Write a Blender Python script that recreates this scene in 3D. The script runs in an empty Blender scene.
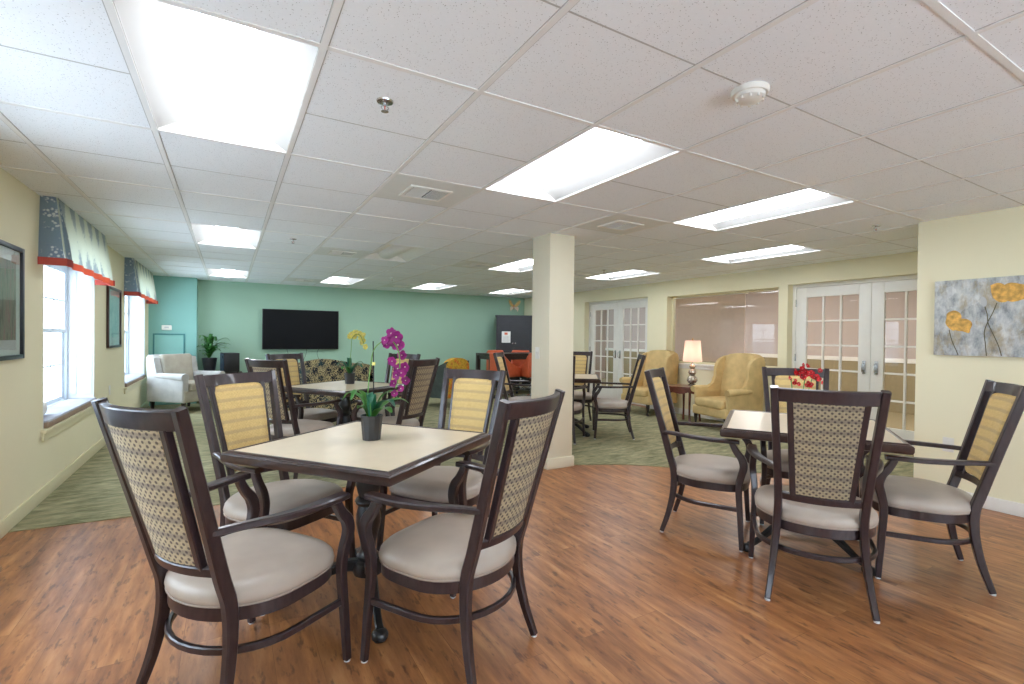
import bpy, bmesh, math, random
from mathutils import Vector, Matrix
random.seed(7)
PI=math.pi
SC=bpy.context.scene
COL=SC.collection
R=math.radians

# ------------------------------------------------------------------ layout
XL,XR,XB,YF,YB=-1.23,5.086,6.695,10.95,-2.6     # window wall, near wall, glazed wall, TV wall, back wall
H=2.3025
GX,GY,DX,DY=-.326,1.835,.6096,.592             # ceiling lattice

# ------------------------------------------------------------------ materials
def lin(c):
    return tuple(((v/255)/12.92 if v/255<=.04045 else ((v/255+.055)/1.055)**2.4) for v in c)+(1.0,)
class NT:
    def __init__(s,name):
        s.m=bpy.data.materials.new(name); s.m.use_nodes=True; s.t=s.m.node_tree; s.t.nodes.clear()
        s.out=s.n('ShaderNodeOutputMaterial')
    def n(s,typ,**kw):
        n=s.t.nodes.new(typ)
        for k,v in kw.items(): setattr(n,k,v)
        return n
    def l(s,a,b): s.t.links.new(a,b)
    def inp(s,node,key,v):
        if hasattr(v,'is_linked') or isinstance(v,bpy.types.NodeSocket): s.l(v,node.inputs[key])
        else: node.inputs[key].default_value=v
    def math(s,op,a,b=0,c=None):
        n=s.n('ShaderNodeMath',operation=op); s.inp(n,0,a); s.inp(n,1,b)
        if c is not None: s.inp(n,2,c)
        return n.outputs[0]
    def coord(s,kind='Object',scale=(1,1,1),rot=(0,0,0),loc=(0,0,0)):
        c=s.n('ShaderNodeTexCoord'); m=s.n('ShaderNodeMapping')
        m.inputs['Scale'].default_value=scale; m.inputs['Rotation'].default_value=rot; m.inputs['Location'].default_value=loc
        s.l(c.outputs[kind],m.inputs[0]); return m.outputs[0]
    def xyz(s,v):
        n=s.n('ShaderNodeSeparateXYZ'); s.l(v,n.inputs[0]); return n.outputs
    def noise(s,v,scale,detail=3,rough=.5):
        n=s.n('ShaderNodeTexNoise'); s.l(v,n.inputs['Vector']); n.inputs['Scale'].default_value=scale
        n.inputs['Detail'].default_value=detail; n.inputs['Roughness'].default_value=rough; return n.outputs['Fac']
    def voro(s,v,scale,rnd=1.0,feature='F1',out='Distance'):
        n=s.n('ShaderNodeTexVoronoi',feature=feature); s.l(v,n.inputs['Vector']); n.inputs['Scale'].default_value=scale
        n.inputs['Randomness'].default_value=rnd; return n.outputs[out]
    def ramp(s,f,stops,interp='LINEAR'):
        n=s.n('ShaderNodeValToRGB'); s.l(f,n.inputs[0]); n.color_ramp.interpolation=interp
        e=n.color_ramp.elements
        while len(e)<len(stops): e.new(.5)
        for k,(p,c) in enumerate(stops):
            e[k].position=p; e[k].color=c if len(c)==4 else lin(c)
        return n.outputs[0]
    def mix(s,f,a,b,blend='MIX'):
        n=s.n('ShaderNodeMix',data_type='RGBA',blend_type=blend); s.inp(n,0,f)
        for k,v in ((6,a),(7,b)):
            if isinstance(v,tuple): n.inputs[k].default_value=v if len(v)==4 else lin(v)
            else: s.l(v,n.inputs[k])
        return n.outputs[2]
    def bump(s,h,strength=.3,dist=.01):
        n=s.n('ShaderNodeBump'); n.inputs['Strength'].default_value=strength; n.inputs['Distance'].default_value=dist
        s.l(h,n.inputs['Height']); return n.outputs[0]
    def bsdf(s,color,rough=.5,metal=0,normal=None,spec=.5,coat=0,sheen=0):
        b=s.n('ShaderNodeBsdfPrincipled')
        if isinstance(color,tuple): b.inputs['Base Color'].default_value=color if len(color)==4 else lin(color)
        else: s.l(color,b.inputs['Base Color'])
        s.inp(b,'Roughness',rough); b.inputs['Metallic'].default_value=metal
        b.inputs['Specular IOR Level'].default_value=spec; b.inputs['Coat Weight'].default_value=coat
        b.inputs['Sheen Weight'].default_value=sheen
        if normal is not None: s.l(normal,b.inputs['Normal'])
        s.l(b.outputs[0],s.out.inputs[0]); return b
def plain(name,c,rough=.5,metal=0,spec=.5,var=.06,scale=12,coat=0,bump=0):
    t=NT(name); v=t.coord(); f=t.noise(v,scale,3)
    d=tuple(max(0,x*(1-var*2)) for x in lin(c)[:3])+(1,); u=tuple(min(1,x*(1+var)) for x in lin(c)[:3])+(1,)
    col=t.ramp(f,[(.3,d),(.7,u)])
    nb=t.bump(t.noise(v,scale*20,2),bump,.002) if bump else None
    t.bsdf(col,rough,metal,nb,spec,coat); return t.m
M={}
def wallmat(name,c):
    t=NT(name); v=t.coord(); n=t.noise(v,160,2); f=t.noise(v,1.3,2)
    l=lin(c)[:3]
    col=t.ramp(f,[(.3,tuple(x*.97 for x in l)+(1,)),(.7,tuple(min(1,x*1.02) for x in l)+(1,))])
    t.bsdf(col,.7,normal=t.bump(n,.06,.002),spec=.3); return t.m
M['cream']=wallmat('cream_paint',(231,223,190))
M['cream2']=wallmat('pillar_paint',(222,213,188))
M['teal']=wallmat('teal_paint',(156,188,166))
M['teal2']=wallmat('teal_blue_paint',(134,182,172))
M['white']=plain('white_trim_paint',(232,229,221),.35,var=.01)
M['whitep']=plain('white_plastic',(222,218,208),.4,var=.01)
M['creamtrim']=plain('cream_trim_paint',(222,214,178),.4,var=.01)
M['jamb']=plain('white_jamb_paint',(222,224,226),.4,var=.01)
M['sash']=plain('window_sash_paint',(205,214,222),.4,var=.01)
# ceiling tile
t=NT('acoustic_tile'); v=t.coord()
f=t.voro(v,96,1.0); g=t.noise(v,260,3,.6); h=t.noise(v,60,2)
sp=t.ramp(t.math('ADD',f,t.math('MULTIPLY',g,.35)),[(.24,(150,150,150)),(.38,(238,242,245))])
sp2=t.mix(t.ramp(h,[(.3,(0,0,0)),(.45,(255,255,255))]),(240,244,247),sp)
t.bsdf(sp2,.9,normal=t.bump(g,.15,.003),spec=.1); M['tile']=t.m
M['tbar']=plain('ceiling_grid_metal',(232,232,230),.6,var=.01)
M['reflector']=plain('troffer_reflector',(176,176,174),.5,var=.01)
M['plate']=plain('vent_plate',(222,224,220),.6,var=.01)
M['teald']=plain('dark_teal_trim',(62,124,124),.5,var=.02)
M['reveal']=plain('tile_seam',(184,184,182),.8,var=.01)
# wood floor
t=NT('wood_plank_floor'); v=t.coord(rot=(0,0,R(90)))
br=t.n('ShaderNodeTexBrick',offset=.37,offset_frequency=2); t.l(v,br.inputs['Vector'])
br.inputs['Scale'].default_value=1; br.inputs['Brick Width'].default_value=1.2; br.inputs['Row Height'].default_value=.16
br.inputs['Mortar Size'].default_value=.0012; br.inputs['Mortar Smooth'].default_value=.3; br.inputs['Bias'].default_value=0
br.inputs['Color1'].default_value=(0,0,0,1); br.inputs['Color2'].default_value=(1,1,1,1); br.inputs['Mortar'].default_value=(.5,.5,.5,1)
pv=t.n('ShaderNodeVectorMath',operation='MULTIPLY_ADD'); t.l(br.outputs['Color'],pv.inputs[0]); pv.inputs[1].default_value=(7.3,3.1,5.7)
t.l(t.coord(scale=(10,1.6,8)),pv.inputs[2])
g1=t.noise(pv.outputs[0],1.6,5,.6); g2=t.noise(pv.outputs[0],7,4,.65)
wv=t.n('ShaderNodeTexWave',wave_type='BANDS',bands_direction='X'); t.l(pv.outputs[0],wv.inputs['Vector'])
wv.inputs['Scale'].default_value=.55; wv.inputs['Distortion'].default_value=9; wv.inputs['Detail'].default_value=3; wv.inputs['Detail Scale'].default_value=.8
base=t.ramp(g1,[(.27,(112,70,42)),(.42,(150,96,58)),(.56,(174,116,70)),(.75,(198,142,92))])
base=t.mix(t.math('MULTIPLY',wv.outputs['Fac'],.22),base,(112,70,46),'MIX')
base=t.mix(t.ramp(g2,[(.56,(0,0,0)),(.74,(150,150,150))]),base,(96,56,38))
pt=t.mix(.06,base,br.outputs['Color'],'OVERLAY')
kn=t.noise(t.coord(scale=(9,2.4,5),loc=(3,7,0)),3.4,3,.6)
pt=t.mix(t.ramp(kn,[(.57,(0,0,0)),(.66,(200,200,200))]),pt,(76,48,38))
pt=t.mix(t.math('MULTIPLY',br.outputs['Fac'],.45),pt,(84,48,30))
rr=t.ramp(g2,[(.2,(.30,.30,.30,1)),(.8,(.42,.42,.42,1))])
t.bsdf(pt,rr,normal=t.bump(g2,.06,.002),spec=.5); M['wood']=t.m
# carpet
t=NT('sage_carpet'); v=t.coord(scale=(1,3.2,1)); n1=t.noise(v,4,4,.65); n2=t.noise(t.coord(scale=(1,3.8,1)),8,3,.65); n3=t.noise(t.coord(),260,2)
c=t.ramp(n1,[(.32,(112,112,84)),(.5,(142,138,108)),(.68,(166,158,126))])
c=t.mix(t.ramp(n2,[(.5,(0,0,0)),(.7,(170,170,170))]),c,(206,200,160))
c=t.mix(t.ramp(n2,[(.28,(150,150,150)),(.42,(0,0,0))]),c,(84,92,72))
t.bsdf(c,.95,normal=t.bump(n3,.5,.004),spec=.1); M['carpet']=t.m
# chair frame
t=NT('dark_chair_frame'); v=t.coord(scale=(1,1,.3)); f=t.noise(v,60,3)
t.bsdf(t.ramp(f,[(.3,(40,30,33)),(.7,(56,43,45))]),.3,spec=.5,coat=.25); M['frame']=t.m
t=NT('taupe_vinyl'); v=t.coord(); f=t.noise(v,7,2)
t.bsdf(t.ramp(f,[(.3,(166,151,138)),(.7,(178,164,150))]),.42,normal=t.bump(t.noise(v,380,2),.12,.001),spec=.45); M['vinyl']=t.m
M['piping']=plain('seat_piping',(150,136,124),.45,var=.03)
def fabric(name,base,band,dot,lightf,band_period=.052,dots=46,dotmix=.8,bandmix=.7):
    t=NT(name); v=t.coord(); x,y,z=t.xyz(v)
    w=t.n('ShaderNodeTexWave',wave_type='BANDS',bands_direction='Z'); t.l(v,w.inputs['Vector'])
    w.inputs['Scale'].default_value=.314/band_period; w.inputs['Distortion'].default_value=.5; w.inputs['Detail'].default_value=2; w.inputs['Detail Scale'].default_value=25
    wf=t.ramp(w.outputs['Fac'],[(.62,(0,0,0)),(.92,(255,255,255))])
    # staggered dots in the x-z plane
    cv=t.n('ShaderNodeCombineXYZ'); t.l(t.math('ADD',x,z),cv.inputs[0]); t.l(t.math('SUBTRACT',x,z),cv.inputs[1])
    d=t.voro(cv.outputs[0],dots,0.12)
    df=t.ramp(d,[(.22,(255,255,255)),(.36,(0,0,0))])
    n=t.noise(v,95,3,.7); n2=t.noise(v,11,2)
    c=t.ramp(n,[(.3,base),(.7,lightf)])
    c=t.mix(t.math('MULTIPLY',wf,bandmix),c,band)
    c=t.mix(t.math('MULTIPLY',df,dotmix),c,dot)
    t.bsdf(c,.85,normal=t.bump(t.noise(v,420,2),.3,.002),spec=.15,sheen=.1); return t.m
M['backfab']=fabric('dotted_back_fabric',(186,170,140),(140,126,120),(88,76,76),(214,198,162),.056,38,.85,.6)
M['yellow']=fabric('gold_woven_fabric',(196,166,106),(150,128,104),(172,144,96),(218,190,130),.056,60,.3,.42)
M['iron']=plain('black_iron',(34,34,36),.35,var=.1,coat=.3)
M['laminate']=plain('beige_laminate',(206,190,164),.32,var=.02,spec=.5)
t=NT('table_edge_wood'); v=t.coord(); f=t.noise(v,30,3); t.bsdf(t.ramp(f,[(.3,(42,30,29)),(.7,(62,44,40))]),.28,coat=.3); M['edge']=t.m
M['glide']=plain('nylon_glide',(200,200,200),.4,var=.02)
M['black']=plain('black_satin',(26,26,28),.4,var=.1)
M['pot']=plain('black_ceramic_pot',(48,48,50),.35,var=.1)
M['soil']=plain('potting_bark',(58,44,32),.9,var=.3,scale=80)
M['leaf']=plain('glossy_leaf',(96,160,78),.35,var=.25,scale=18)
M['leaf2']=plain('bluish_leaf',(58,132,100),.35,var=.25,scale=18)
M['leafd']=plain('deep_green_leaf',(74,138,66),.45,var=.35,scale=14)
M['stem']=plain('green_stem',(110,150,70),.5,var=.1)
M['magenta']=plain('magenta_petal',(176,42,142),.5,var=.25,scale=40)
M['yellowp']=plain('yellow_petal',(242,230,128),.5,var=.15,scale=40)
M['red']=plain('red_petal',(224,34,46),.5,var=.25,scale=40)
M['pale']=plain('flower_throat',(240,220,200),.5,var=.1)
M['wing']=plain('mustard_upholstery',(208,180,126),.8,var=.07,scale=9,spec=.2,bump=.3)
M['greyup']=plain('pale_grey_upholstery',(186,184,180),.85,var=.06,scale=9,spec=.2,bump=.3)
M['greyin']=plain('taupe_upholstery',(170,162,146),.85,var=.06,scale=9,spec=.2,bump=.3)
M['charup']=plain('charcoal_green_upholstery',(74,82,76),.85,var=.08,spec=.2,bump=.3)
M['darkleg']=plain('espresso_leg',(36,26,24),.35,var=.1)
M['mahog']=plain('mahogany',(112,58,42),.3,var=.2,scale=20,coat=.4)
M['orange']=plain('orange_leather',(196,92,56),.45,var=.06)
M['chrome']=plain('brushed_metal',(190,190,190),.25,metal=1,var=.03)
M['gold']=plain('aged_gold',(206,170,110),.35,metal=.6,var=.2,scale=40)
M['bfly']=plain('cream_gold_paint',(232,196,124),.5,var=.15,scale=40)
M['desk']=plain('dark_walnut',(48,38,34),.35,var=.15)
M['armoire']=plain('charcoal_cabinet',(44,45,49),.45,var=.08)
M['benchc']=plain('grey_bench_cushion',(160,160,166),.8,var=.05,bump=.2)
M['benchs']=plain('taupe_cushion_side',(150,128,108),.8,var=.05)
M['pillow']=plain('white_pillow',(226,224,220),.8,var=.03)
M['tan']=wallmat('tan_room_paint',(186,172,164))
M['tanlow']=wallmat('olive_wainscot',(150,136,104))
M['pink']=plain('pinkish_panel',(226,206,196),.7,var=.02)
t=NT('floral_fabric'); v=t.coord(); d=t.voro(v,11,1); dc=t.voro(v,11,1,out='Color'); n=t.noise(v,30,3)
c=t.mix(t.ramp(d,[(.25,(255,255,255)),(.5,(0,0,0))]),(204,164,60),(214,120,56)); c=t.mix(t.ramp(n,[(.5,(0,0,0)),(.62,(200,200,200))]),c,(150,96,48))
t.bsdf(c,.85,spec=.15); M['floral']=t.m
t=NT('damask_sofa_fabric'); v=t.coord(); x,y,z=t.xyz(v)
a=t.math('SINE',t.math('MULTIPLY',x,36)); b=t.math('SINE',t.math('MULTIPLY',z,27)); n=t.noise(v,26,2)
vv=t.voro(v,62,.6); f=t.math('ADD',t.math('MULTIPLY',t.math('MULTIPLY',a,b),.25),t.math('ADD',vv,t.math('MULTIPLY',n,.4)))
c=t.ramp(f,[(.45,(34,34,38)),(.55,(186,168,122)),(.72,(190,172,130)),(.78,(40,42,46))])
c=t.mix(t.ramp(t.noise(v,5,1),[(.55,(0,0,0)),(.68,(180,180,180))]),c,(52,86,92))
t.bsdf(c,.8,spec=.15); M['damask']=t.m
t=NT('valance_damask'); v=t.coord(); x,y,z=t.xyz(v)
a=t.math('COSINE',t.math('MULTIPLY',y,2*PI/.29)); b=t.math('COSINE',t.math('MULTIPLY',t.math('SUBTRACT',z,.26),2*PI/.60))
f=t.math('ADD',t.math('ADD',t.math('MULTIPLY',a,.5),t.math('MULTIPLY',b,.42)),t.math('MULTIPLY',t.math('SUBTRACT',t.noise(v,48,4,.75),.25),1.6))
c=t.ramp(f,[(-.0,(178,188,190)),(.03,(178,188,190)),(.24,(226,230,216))])
t.bsdf(c,.85,spec=.15); M['valance']=t.m
t=NT('valance_slate'); v=t.coord(); n=t.voro(v,40,1)
c=t.mix(t.ramp(t.noise(v,8,3,.7),[(.48,(0,0,0)),(.54,(255,255,255))]),(150,166,176),t.ramp(n,[(.3,(232,234,228)),(.5,(144,160,174))])); t.bsdf(c,.85,spec=.15); M['slate']=t.m
M['coral']=plain('coral_banding',(214,112,80),.8,var=.05)
M['rust']=plain('rust_banding',(186,78,66),.8,var=.05)
M['pframe']=plain('black_picture_frame',(40,44,50),.3,var=.1)
M['pframe2']=plain('brown_picture_frame',(62,38,32),.3,var=.1)
M['matb']=plain('pale_mat_board',(206,212,200),.7,var=.02)
t=NT('botanical_print'); v=t.coord(scale=(1,6,1)); n=t.noise(v,5,3,.6)
t.bsdf(t.ramp(n,[(.3,(96,104,84)),(.5,(146,150,124)),(.62,(150,122,110)),(.8,(168,170,140))]),.5); M['print']=t.m
t=NT('landscape_print'); v=t.coord(); n=t.noise(v,6,2,.5)
t.bsdf(t.ramp(n,[(.3,(140,176,168)),(.6,(184,206,190))]),.4); M['print2']=t.m
t=NT('canvas_background'); v=t.coord(scale=(1,2.2,1.2)); n=t.noise(v,7,4,.7); vc=t.voro(t.coord(scale=(1,1.6,1)),13,1,out='Color'); n2=t.noise(t.coord(loc=(4,1,2),scale=(1,2,1)),4.5,4,.7)
c=t.ramp(n,[(.3,(120,124,128)),(.45,(168,172,172)),(.6,(198,200,196)),(.75,(214,214,206))])
c=t.mix(t.ramp(n2,[(.5,(0,0,0)),(.64,(200,200,200))]),c,(160,138,88)); bwn=t.n('ShaderNodeRGBToBW'); t.l(vc,bwn.inputs[0]); c=t.mix(.3,c,bwn.outputs[0],'SOFT_LIGHT')
t.bsdf(c,.6); M['canvas']=t.m
M['poppy']=plain('poppy_paint',(222,172,84),.6,var=.22,scale=30)
M['poppyd']=plain('poppy_stem_paint',(98,92,66),.6,var=.1)
M['screen']=plain('tv_screen',(8,8,10),.4,var=.02,spec=.15)
M['paper']=plain('notice_paper',(222,222,218),.7,var=.03)
M['subblue']=plain('speaker_side',(54,74,98),.3,var=.05)
t=NT('clear_pane'); fr=t.n('ShaderNodeFresnel'); fr.inputs[0].default_value=1.5
tr=t.n('ShaderNodeBsdfTransparent'); tr.inputs[0].default_value=(.95,.96,.97,1); gl=t.n('ShaderNodeBsdfGlossy'); gl.inputs['Roughness'].default_value=.02
mx=t.n('ShaderNodeMixShader'); ge=t.n('ShaderNodeNewGeometry'); t.l(t.math('MULTIPLY',fr.outputs[0],t.math('SUBTRACT',1,ge.outputs['Backfacing'])),mx.inputs[0]); t.l(tr.outputs[0],mx.inputs[1]); t.l(gl.outputs[0],mx.inputs[2]); t.l(mx.outputs[0],t.out.inputs[0]); M['glass']=t.m
def emit(name,c,s):
    t=NT(name); e=t.n('ShaderNodeEmission'); e.inputs[0].default_value=lin(c); e.inputs[1].default_value=s; t.l(e.outputs[0],t.out.inputs[0]); return t.m
M['lamp_on']=emit('fluorescent_diffuser',(240,246,255),9.0)
M['nextlamp']=emit('next_room_diffuser',(255,248,242),21.0)
t=NT('lamp_shade_linen'); v=t.coord(); b=t.bsdf((232,208,194),.8); b.inputs['Emission Color'].default_value=lin((255,218,200)); b.inputs['Emission Strength'].default_value=.10; M['shade']=t.m
t=NT('mercury_glass'); v=t.coord(); n=t.voro(v,60,1); t.bsdf(t.ramp(n,[(.2,(90,74,54)),(.5,(205,196,180))]),.18,metal=.7); M['mercury']=t.m
t=NT('exterior_view'); v=t.coord(); n=t.noise(v,1.2,4,.6); t.bsdf(t.ramp(n,[(.35,(110,120,132)),(.6,(190,205,220))]),.9); M['ext']=t.m

# ------------------------------------------------------------------ mesh helpers
def new(): return bmesh.new()
def obj(name,bm,mat,parent=None,smooth=40,kind=None):
    bmesh.ops.recalc_face_normals(bm,faces=bm.faces)
    me=bpy.data.meshes.new(name); bm.to_mesh(me); bm.free()
    if smooth:
        me.shade_smooth(); me.set_sharp_from_angle(angle=R(smooth))
    for m in (mat if isinstance(mat,(list,tuple)) else [mat]): me.materials.append(M[m])
    o=bpy.data.objects.new(name,me); COL.objects.link(o)
    if parent: o.parent=parent
    if kind: o['kind']=kind
    return o
def thing(name,label,cat,loc=(0,0,0),rz=0,group=None):
    o=bpy.data.objects.new(name,None); COL.objects.link(o); o.location=loc; o.rotation_euler=(0,0,rz)
    o.empty_display_size=.1; return tag(o,label,cat,group)
def tag(o,label,cat,group=None):
    o['label']=label; o['category']=cat
    if group: o['group']=group
    return o
def box(bm,x0,x1,y0,y1,z0,z1,r=0,seg=2,mi=0):
    vs=[bm.verts.new((x,y,z)) for x in (x0,x1) for y in (y0,y1) for z in (z0,z1)]
    fs=[bm.faces.new([vs[i] for i in q]) for q in ((0,1,3,2),(4,6,7,5),(0,4,5,1),(2,3,7,6),(0,2,6,4),(1,5,7,3))]
    for f in fs: f.material_index=mi
    if r:
        es=list({e for f in fs for e in f.edges})
        res=bmesh.ops.bevel(bm,geom=es,offset=r,segments=seg,profile=.6,affect='EDGES')
        for f in res['faces']: f.material_index=mi
    return bm
def B(*a,**k): return box(new(),*a,**k)
def crv(pts,n=6):
    """Catmull-Rom through the points"""
    P=[Vector(p) for p in pts]; out=[]
    P=[2*P[0]-P[1]]+P+[2*P[-1]-P[-2]]
    for i in range(1,len(P)-2):
        for k in range(n):
            t=k/n; a,b,c,d=P[i-1:i+3]
            out.append(.5*((2*b)+(-a+c)*t+(2*a-5*b+4*c-d)*t*t+(-a+3*b-3*c+d)*t**3))
    out.append(P[-2]); return out
def sweep(bm,pts,w,d,ref=(1,0,0),ch=.25,caps=True,closed=False,rnd=False,mi=0):
    """rectangular (chamfered) or round section; w along ref, d across"""
    pts=[Vector(p) for p in pts]; n=len(pts); rings=[]
    for i,p in enumerate(pts):
        if closed: T=(pts[(i+1)%n]-pts[i-1])
        else: T=pts[min(i+1,n-1)]-pts[max(i-1,0)]
        T.normalize()
        rf=ref(i/(n-1)) if callable(ref) else ref
        N=Vector(rf); N=N-N.dot(T)*T; N.normalize(); Bn=T.cross(N)
        def at(v,i): 
            if isinstance(v,(list,tuple)):
                q=i/(n-1)*(len(v)-1); k=min(int(q),len(v)-2); return v[k]+(v[k+1]-v[k])*(q-k)
            return v
        a=at(w,i)/2; b=at(d,i)/2
        if rnd:
            sec=[(a*math.cos(t*PI/4),b*math.sin(t*PI/4)) for t in range(8)]
        else:
            c=min(a,b)*ch*2*.5
            sec=[(a-c,-b),(a,-b+c),(a,b-c),(a-c,b),(-a+c,b),(-a,b-c),(-a,-b+c),(-a+c,-b)]
        rings.append([bm.verts.new(p+N*s+Bn*u) for s,u in sec])
    m=n if closed else n-1
    for i in range(m):
        r0,r1=rings[i],rings[(i+1)%n]
        for k in range(8):
            f=bm.faces.new((r0[k],r0[(k+1)%8],r1[(k+1)%8],r1[k])); f.material_index=mi
    if caps and not closed:
        for r in (rings[0][::-1],rings[-1]):
            f=bm.faces.new(r); f.material_index=mi
    return bm
def lathe(bm,prof,seg=24,c=(0,0,0),mi=0,cap=True):
    rings=[]
    for z,r in prof:
        rings.append([bm.verts.new((c[0]+r*math.cos(2*PI*k/seg),c[1]+r*math.sin(2*PI*k/seg),c[2]+z)) for k in range(seg)])
    for a,b in zip(rings,rings[1:]):
        for k in range(seg):
            f=bm.faces.new((a[k],a[(k+1)%seg],b[(k+1)%seg],b[k])); f.material_index=mi
    if cap:
        for r in (rings[0][::-1],rings[-1]): bm.faces.new(r).material_index=mi
    return bm
def loft(bm,rings,cap=True,mi=0):
    V=[[bm.verts.new(p) for p in r] for r in rings]; n=len(V[0])
    for a,b in zip(V,V[1:]):
        for k in range(n): bm.faces.new((a[k],a[(k+1)%n],b[(k+1)%n],b[k])).material_index=mi
    if cap:
        bm.faces.new(V[0][::-1]).material_index=mi; bm.faces.new(V[-1]).material_index=mi
    return bm
def prism(bm,poly,a0,a1,axis='x',r=0,seg=2):
    """extrude a 2-D outline: axis x -> (y,z) outline; y -> (x,z); z -> (x,y)"""
    f=lambda p,a:{'x':(a,p[0],p[1]),'y':(p[0],a,p[1]),'z':(p[0],p[1],a)}[axis]
    A=[bm.verts.new(f(p,a0)) for p in poly]; C=[bm.verts.new(f(p,a1)) for p in poly]
    n=len(poly); fa=bm.faces.new(A[::-1]); fb=bm.faces.new(C)
    for k in range(n): bm.faces.new((A[k],A[(k+1)%n],C[(k+1)%n],C[k]))
    if r:
        es=list(set(fa.edges)|set(fb.edges)); bmesh.ops.bevel(bm,geom=es,offset=r,segments=seg,profile=.6,affect='EDGES')
    return bm
def grid(bm,fn,nu,nv,mi=0):
    V=[[bm.verts.new(fn(i/nu,j/nv)) for i in range(nu+1)] for j in range(nv+1)]
    for j in range(nv):
        for i in range(nu): bm.faces.new((V[j][i],V[j][i+1],V[j+1][i+1],V[j+1][i])).material_index=mi
    return V
def cells(bm,plane,c,U,W,holes,thick,sgn):
    """wall plate with rectangular holes; plane 'x': U=y range, W=z range; plane 'y': U=x range. thick extends to sgn side"""
    us=sorted({U[0],U[1]}|{v for h in holes for v in h[:2]}); ws=sorted({W[0],W[1]}|{v for h in holes for v in h[2:]})
    for i in range(len(us)-1):
        for j in range(len(ws)-1):
            mu,mw=(us[i]+us[i+1])/2,(ws[j]+ws[j+1])/2
            if any(h[0]<mu<h[1] and h[2]<mw<h[3] for h in holes): continue
            a,b=sorted((c,c+sgn*thick))
            if plane=='x': box(bm,a,b,us[i],us[i+1],ws[j],ws[j+1])
            else: box(bm,us[i],us[i+1],a,b,ws[j],ws[j+1])
    bmesh.ops.remove_doubles(bm,verts=bm.verts,dist=1e-5)
    # drop interior faces shared by two boxes
    seen={}
    for f in list(bm.faces):
        k=tuple(sorted(v.index if v.index>=0 else id(v) for v in f.verts)); seen.setdefault(frozenset(f.verts),[]).append(f)
    dead=[f for fs in seen.values() if len(fs)>1 for f in fs]
    bmesh.ops.delete(bm,geom=dead,context='FACES'); return bm
def dup(root,loc,rz,label,group=None):
    r=root.copy(); COL.objects.link(r); r.location=loc; r.rotation_euler=(0,0,rz); r['label']=label
    if group: r['group']=group
    for ch in list(root.children):
        c=ch.copy(); COL.objects.link(c); c.parent=r
        for g in list(ch.children):
            d=g.copy(); COL.objects.link(d); d.parent=c
    return r

# ------------------------------------------------------------------ room shell
TH=.27
o=obj('wall_left',cells(new(),'x',XL,(YB,YF),(0,H+.3),[(5.03,6.67,.54,1.97),(8.40,10.2,.54,1.97),(1.66,3.30,.54,1.97),(-1.71,-.07,.54,1.97)],TH,-1),'cream',kind='structure',smooth=0)
obj('wall_far',B(XL,XB+.2,YF,YF+.15,0,H+.3),'teal',kind='structure',smooth=0)
obj('wall_far_chimney_breast',B(XL,-.515,10.65,YF,0,H),'teal2',kind='structure',smooth=0)
D1=(6.58,8.43,0,2.06); D2=(2.03,3.96,0,2.055); W3=(4.09,6.12,.87,2.03)
obj('wall_right',cells(new(),'x',XB,(1.89,YF),(0,H+.3),[D1,D2,W3],.22,1),'cream',kind='structure',smooth=0)
obj('wall_right_near',B(XR,XR+.2,YB,1.89,0,H+.3),'cream',kind='structure',smooth=0)
obj('wall_right_return',B(XR+.2,XB+.22,1.69,1.89,0,H+.3),'cream',kind='structure',smooth=0)
obj('wall_back',cells(new(),'y',YB,(XL-TH,XR+.2),(0,H+.3),[(.3,3.7,.5,2.1)],.15,-1),'cream',kind='structure',smooth=0)
# pillar
pl=obj('pillar',B(2.69,2.985,3.93,4.245,0,H,r=.006),'cream2',kind='structure'); pl.name='wall_pillar'
bb=new()
prism(bb,[(2.675,3.915),(3.0,3.915),(3.0,4.26),(2.675,4.26)],0,.105,'z',r=.006)
obj('baseboard_pillar',bb,'cream2',kind='structure')
# floors
bm=new(); box(bm,XL-TH,XB+4,YB-.1,YF+.1,-.05,0)
obj('floor',bm,'wood',kind='structure',smooth=0)
edge=[(-1.23,4.30),(-.4,4.27),(1.0,4.265),(2.0,4.24),(2.5,4.15),(2.9,4.0),(3.2,3.86),(3.5,3.70),(3.8,3.44),(4.1,3.16),(4.4,2.90),(4.7,2.62),(5.0,2.31),(5.3,2.02),(5.42,1.89)]
ep=[(p.x,p.y) for p in crv([(a,b,0) for a,b in edge],4)]
bm=new(); prism(bm,ep+[(XB+.0,1.89),(XB+.0,YF),(XL,YF)],.0005,.006,'z')
obj('floor_carpet',bm,'carpet',kind='structure',smooth=0)
# baseboards
def bboard(name,pts,mat='creamtrim'):
    bm=new()
    for (x0,y0),(x1,y1) in zip(pts,pts[1:]):
        box(bm,min(x0,x1),max(x0,x1),min(y0,y1),max(y0,y1),0,.105,r=.004)
    obj(name,bm,mat,kind='structure')
bboard('baseboard_left',[(XL,YB),(XL+.014,10.65)])
bboard('baseboard_far',[(-.515,YF-.014),(XB,YF)],'teal')
bm=new()
for a,b in ((8.47,YF),(4.0,6.54),(1.89,1.99)): box(bm,XB-.014,XB,a,b,0,.105,r=.004)
obj('baseboard_right',bm,'white',kind='structure')
bm=new(); box(bm,XR-.015,XR,YB,1.905,0,.1,r=.004); box(bm,XR-.015,XB,1.89,1.905,0,.1,r=.004)
obj('baseboard_right_near',bm,'white',kind='structure')

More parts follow.
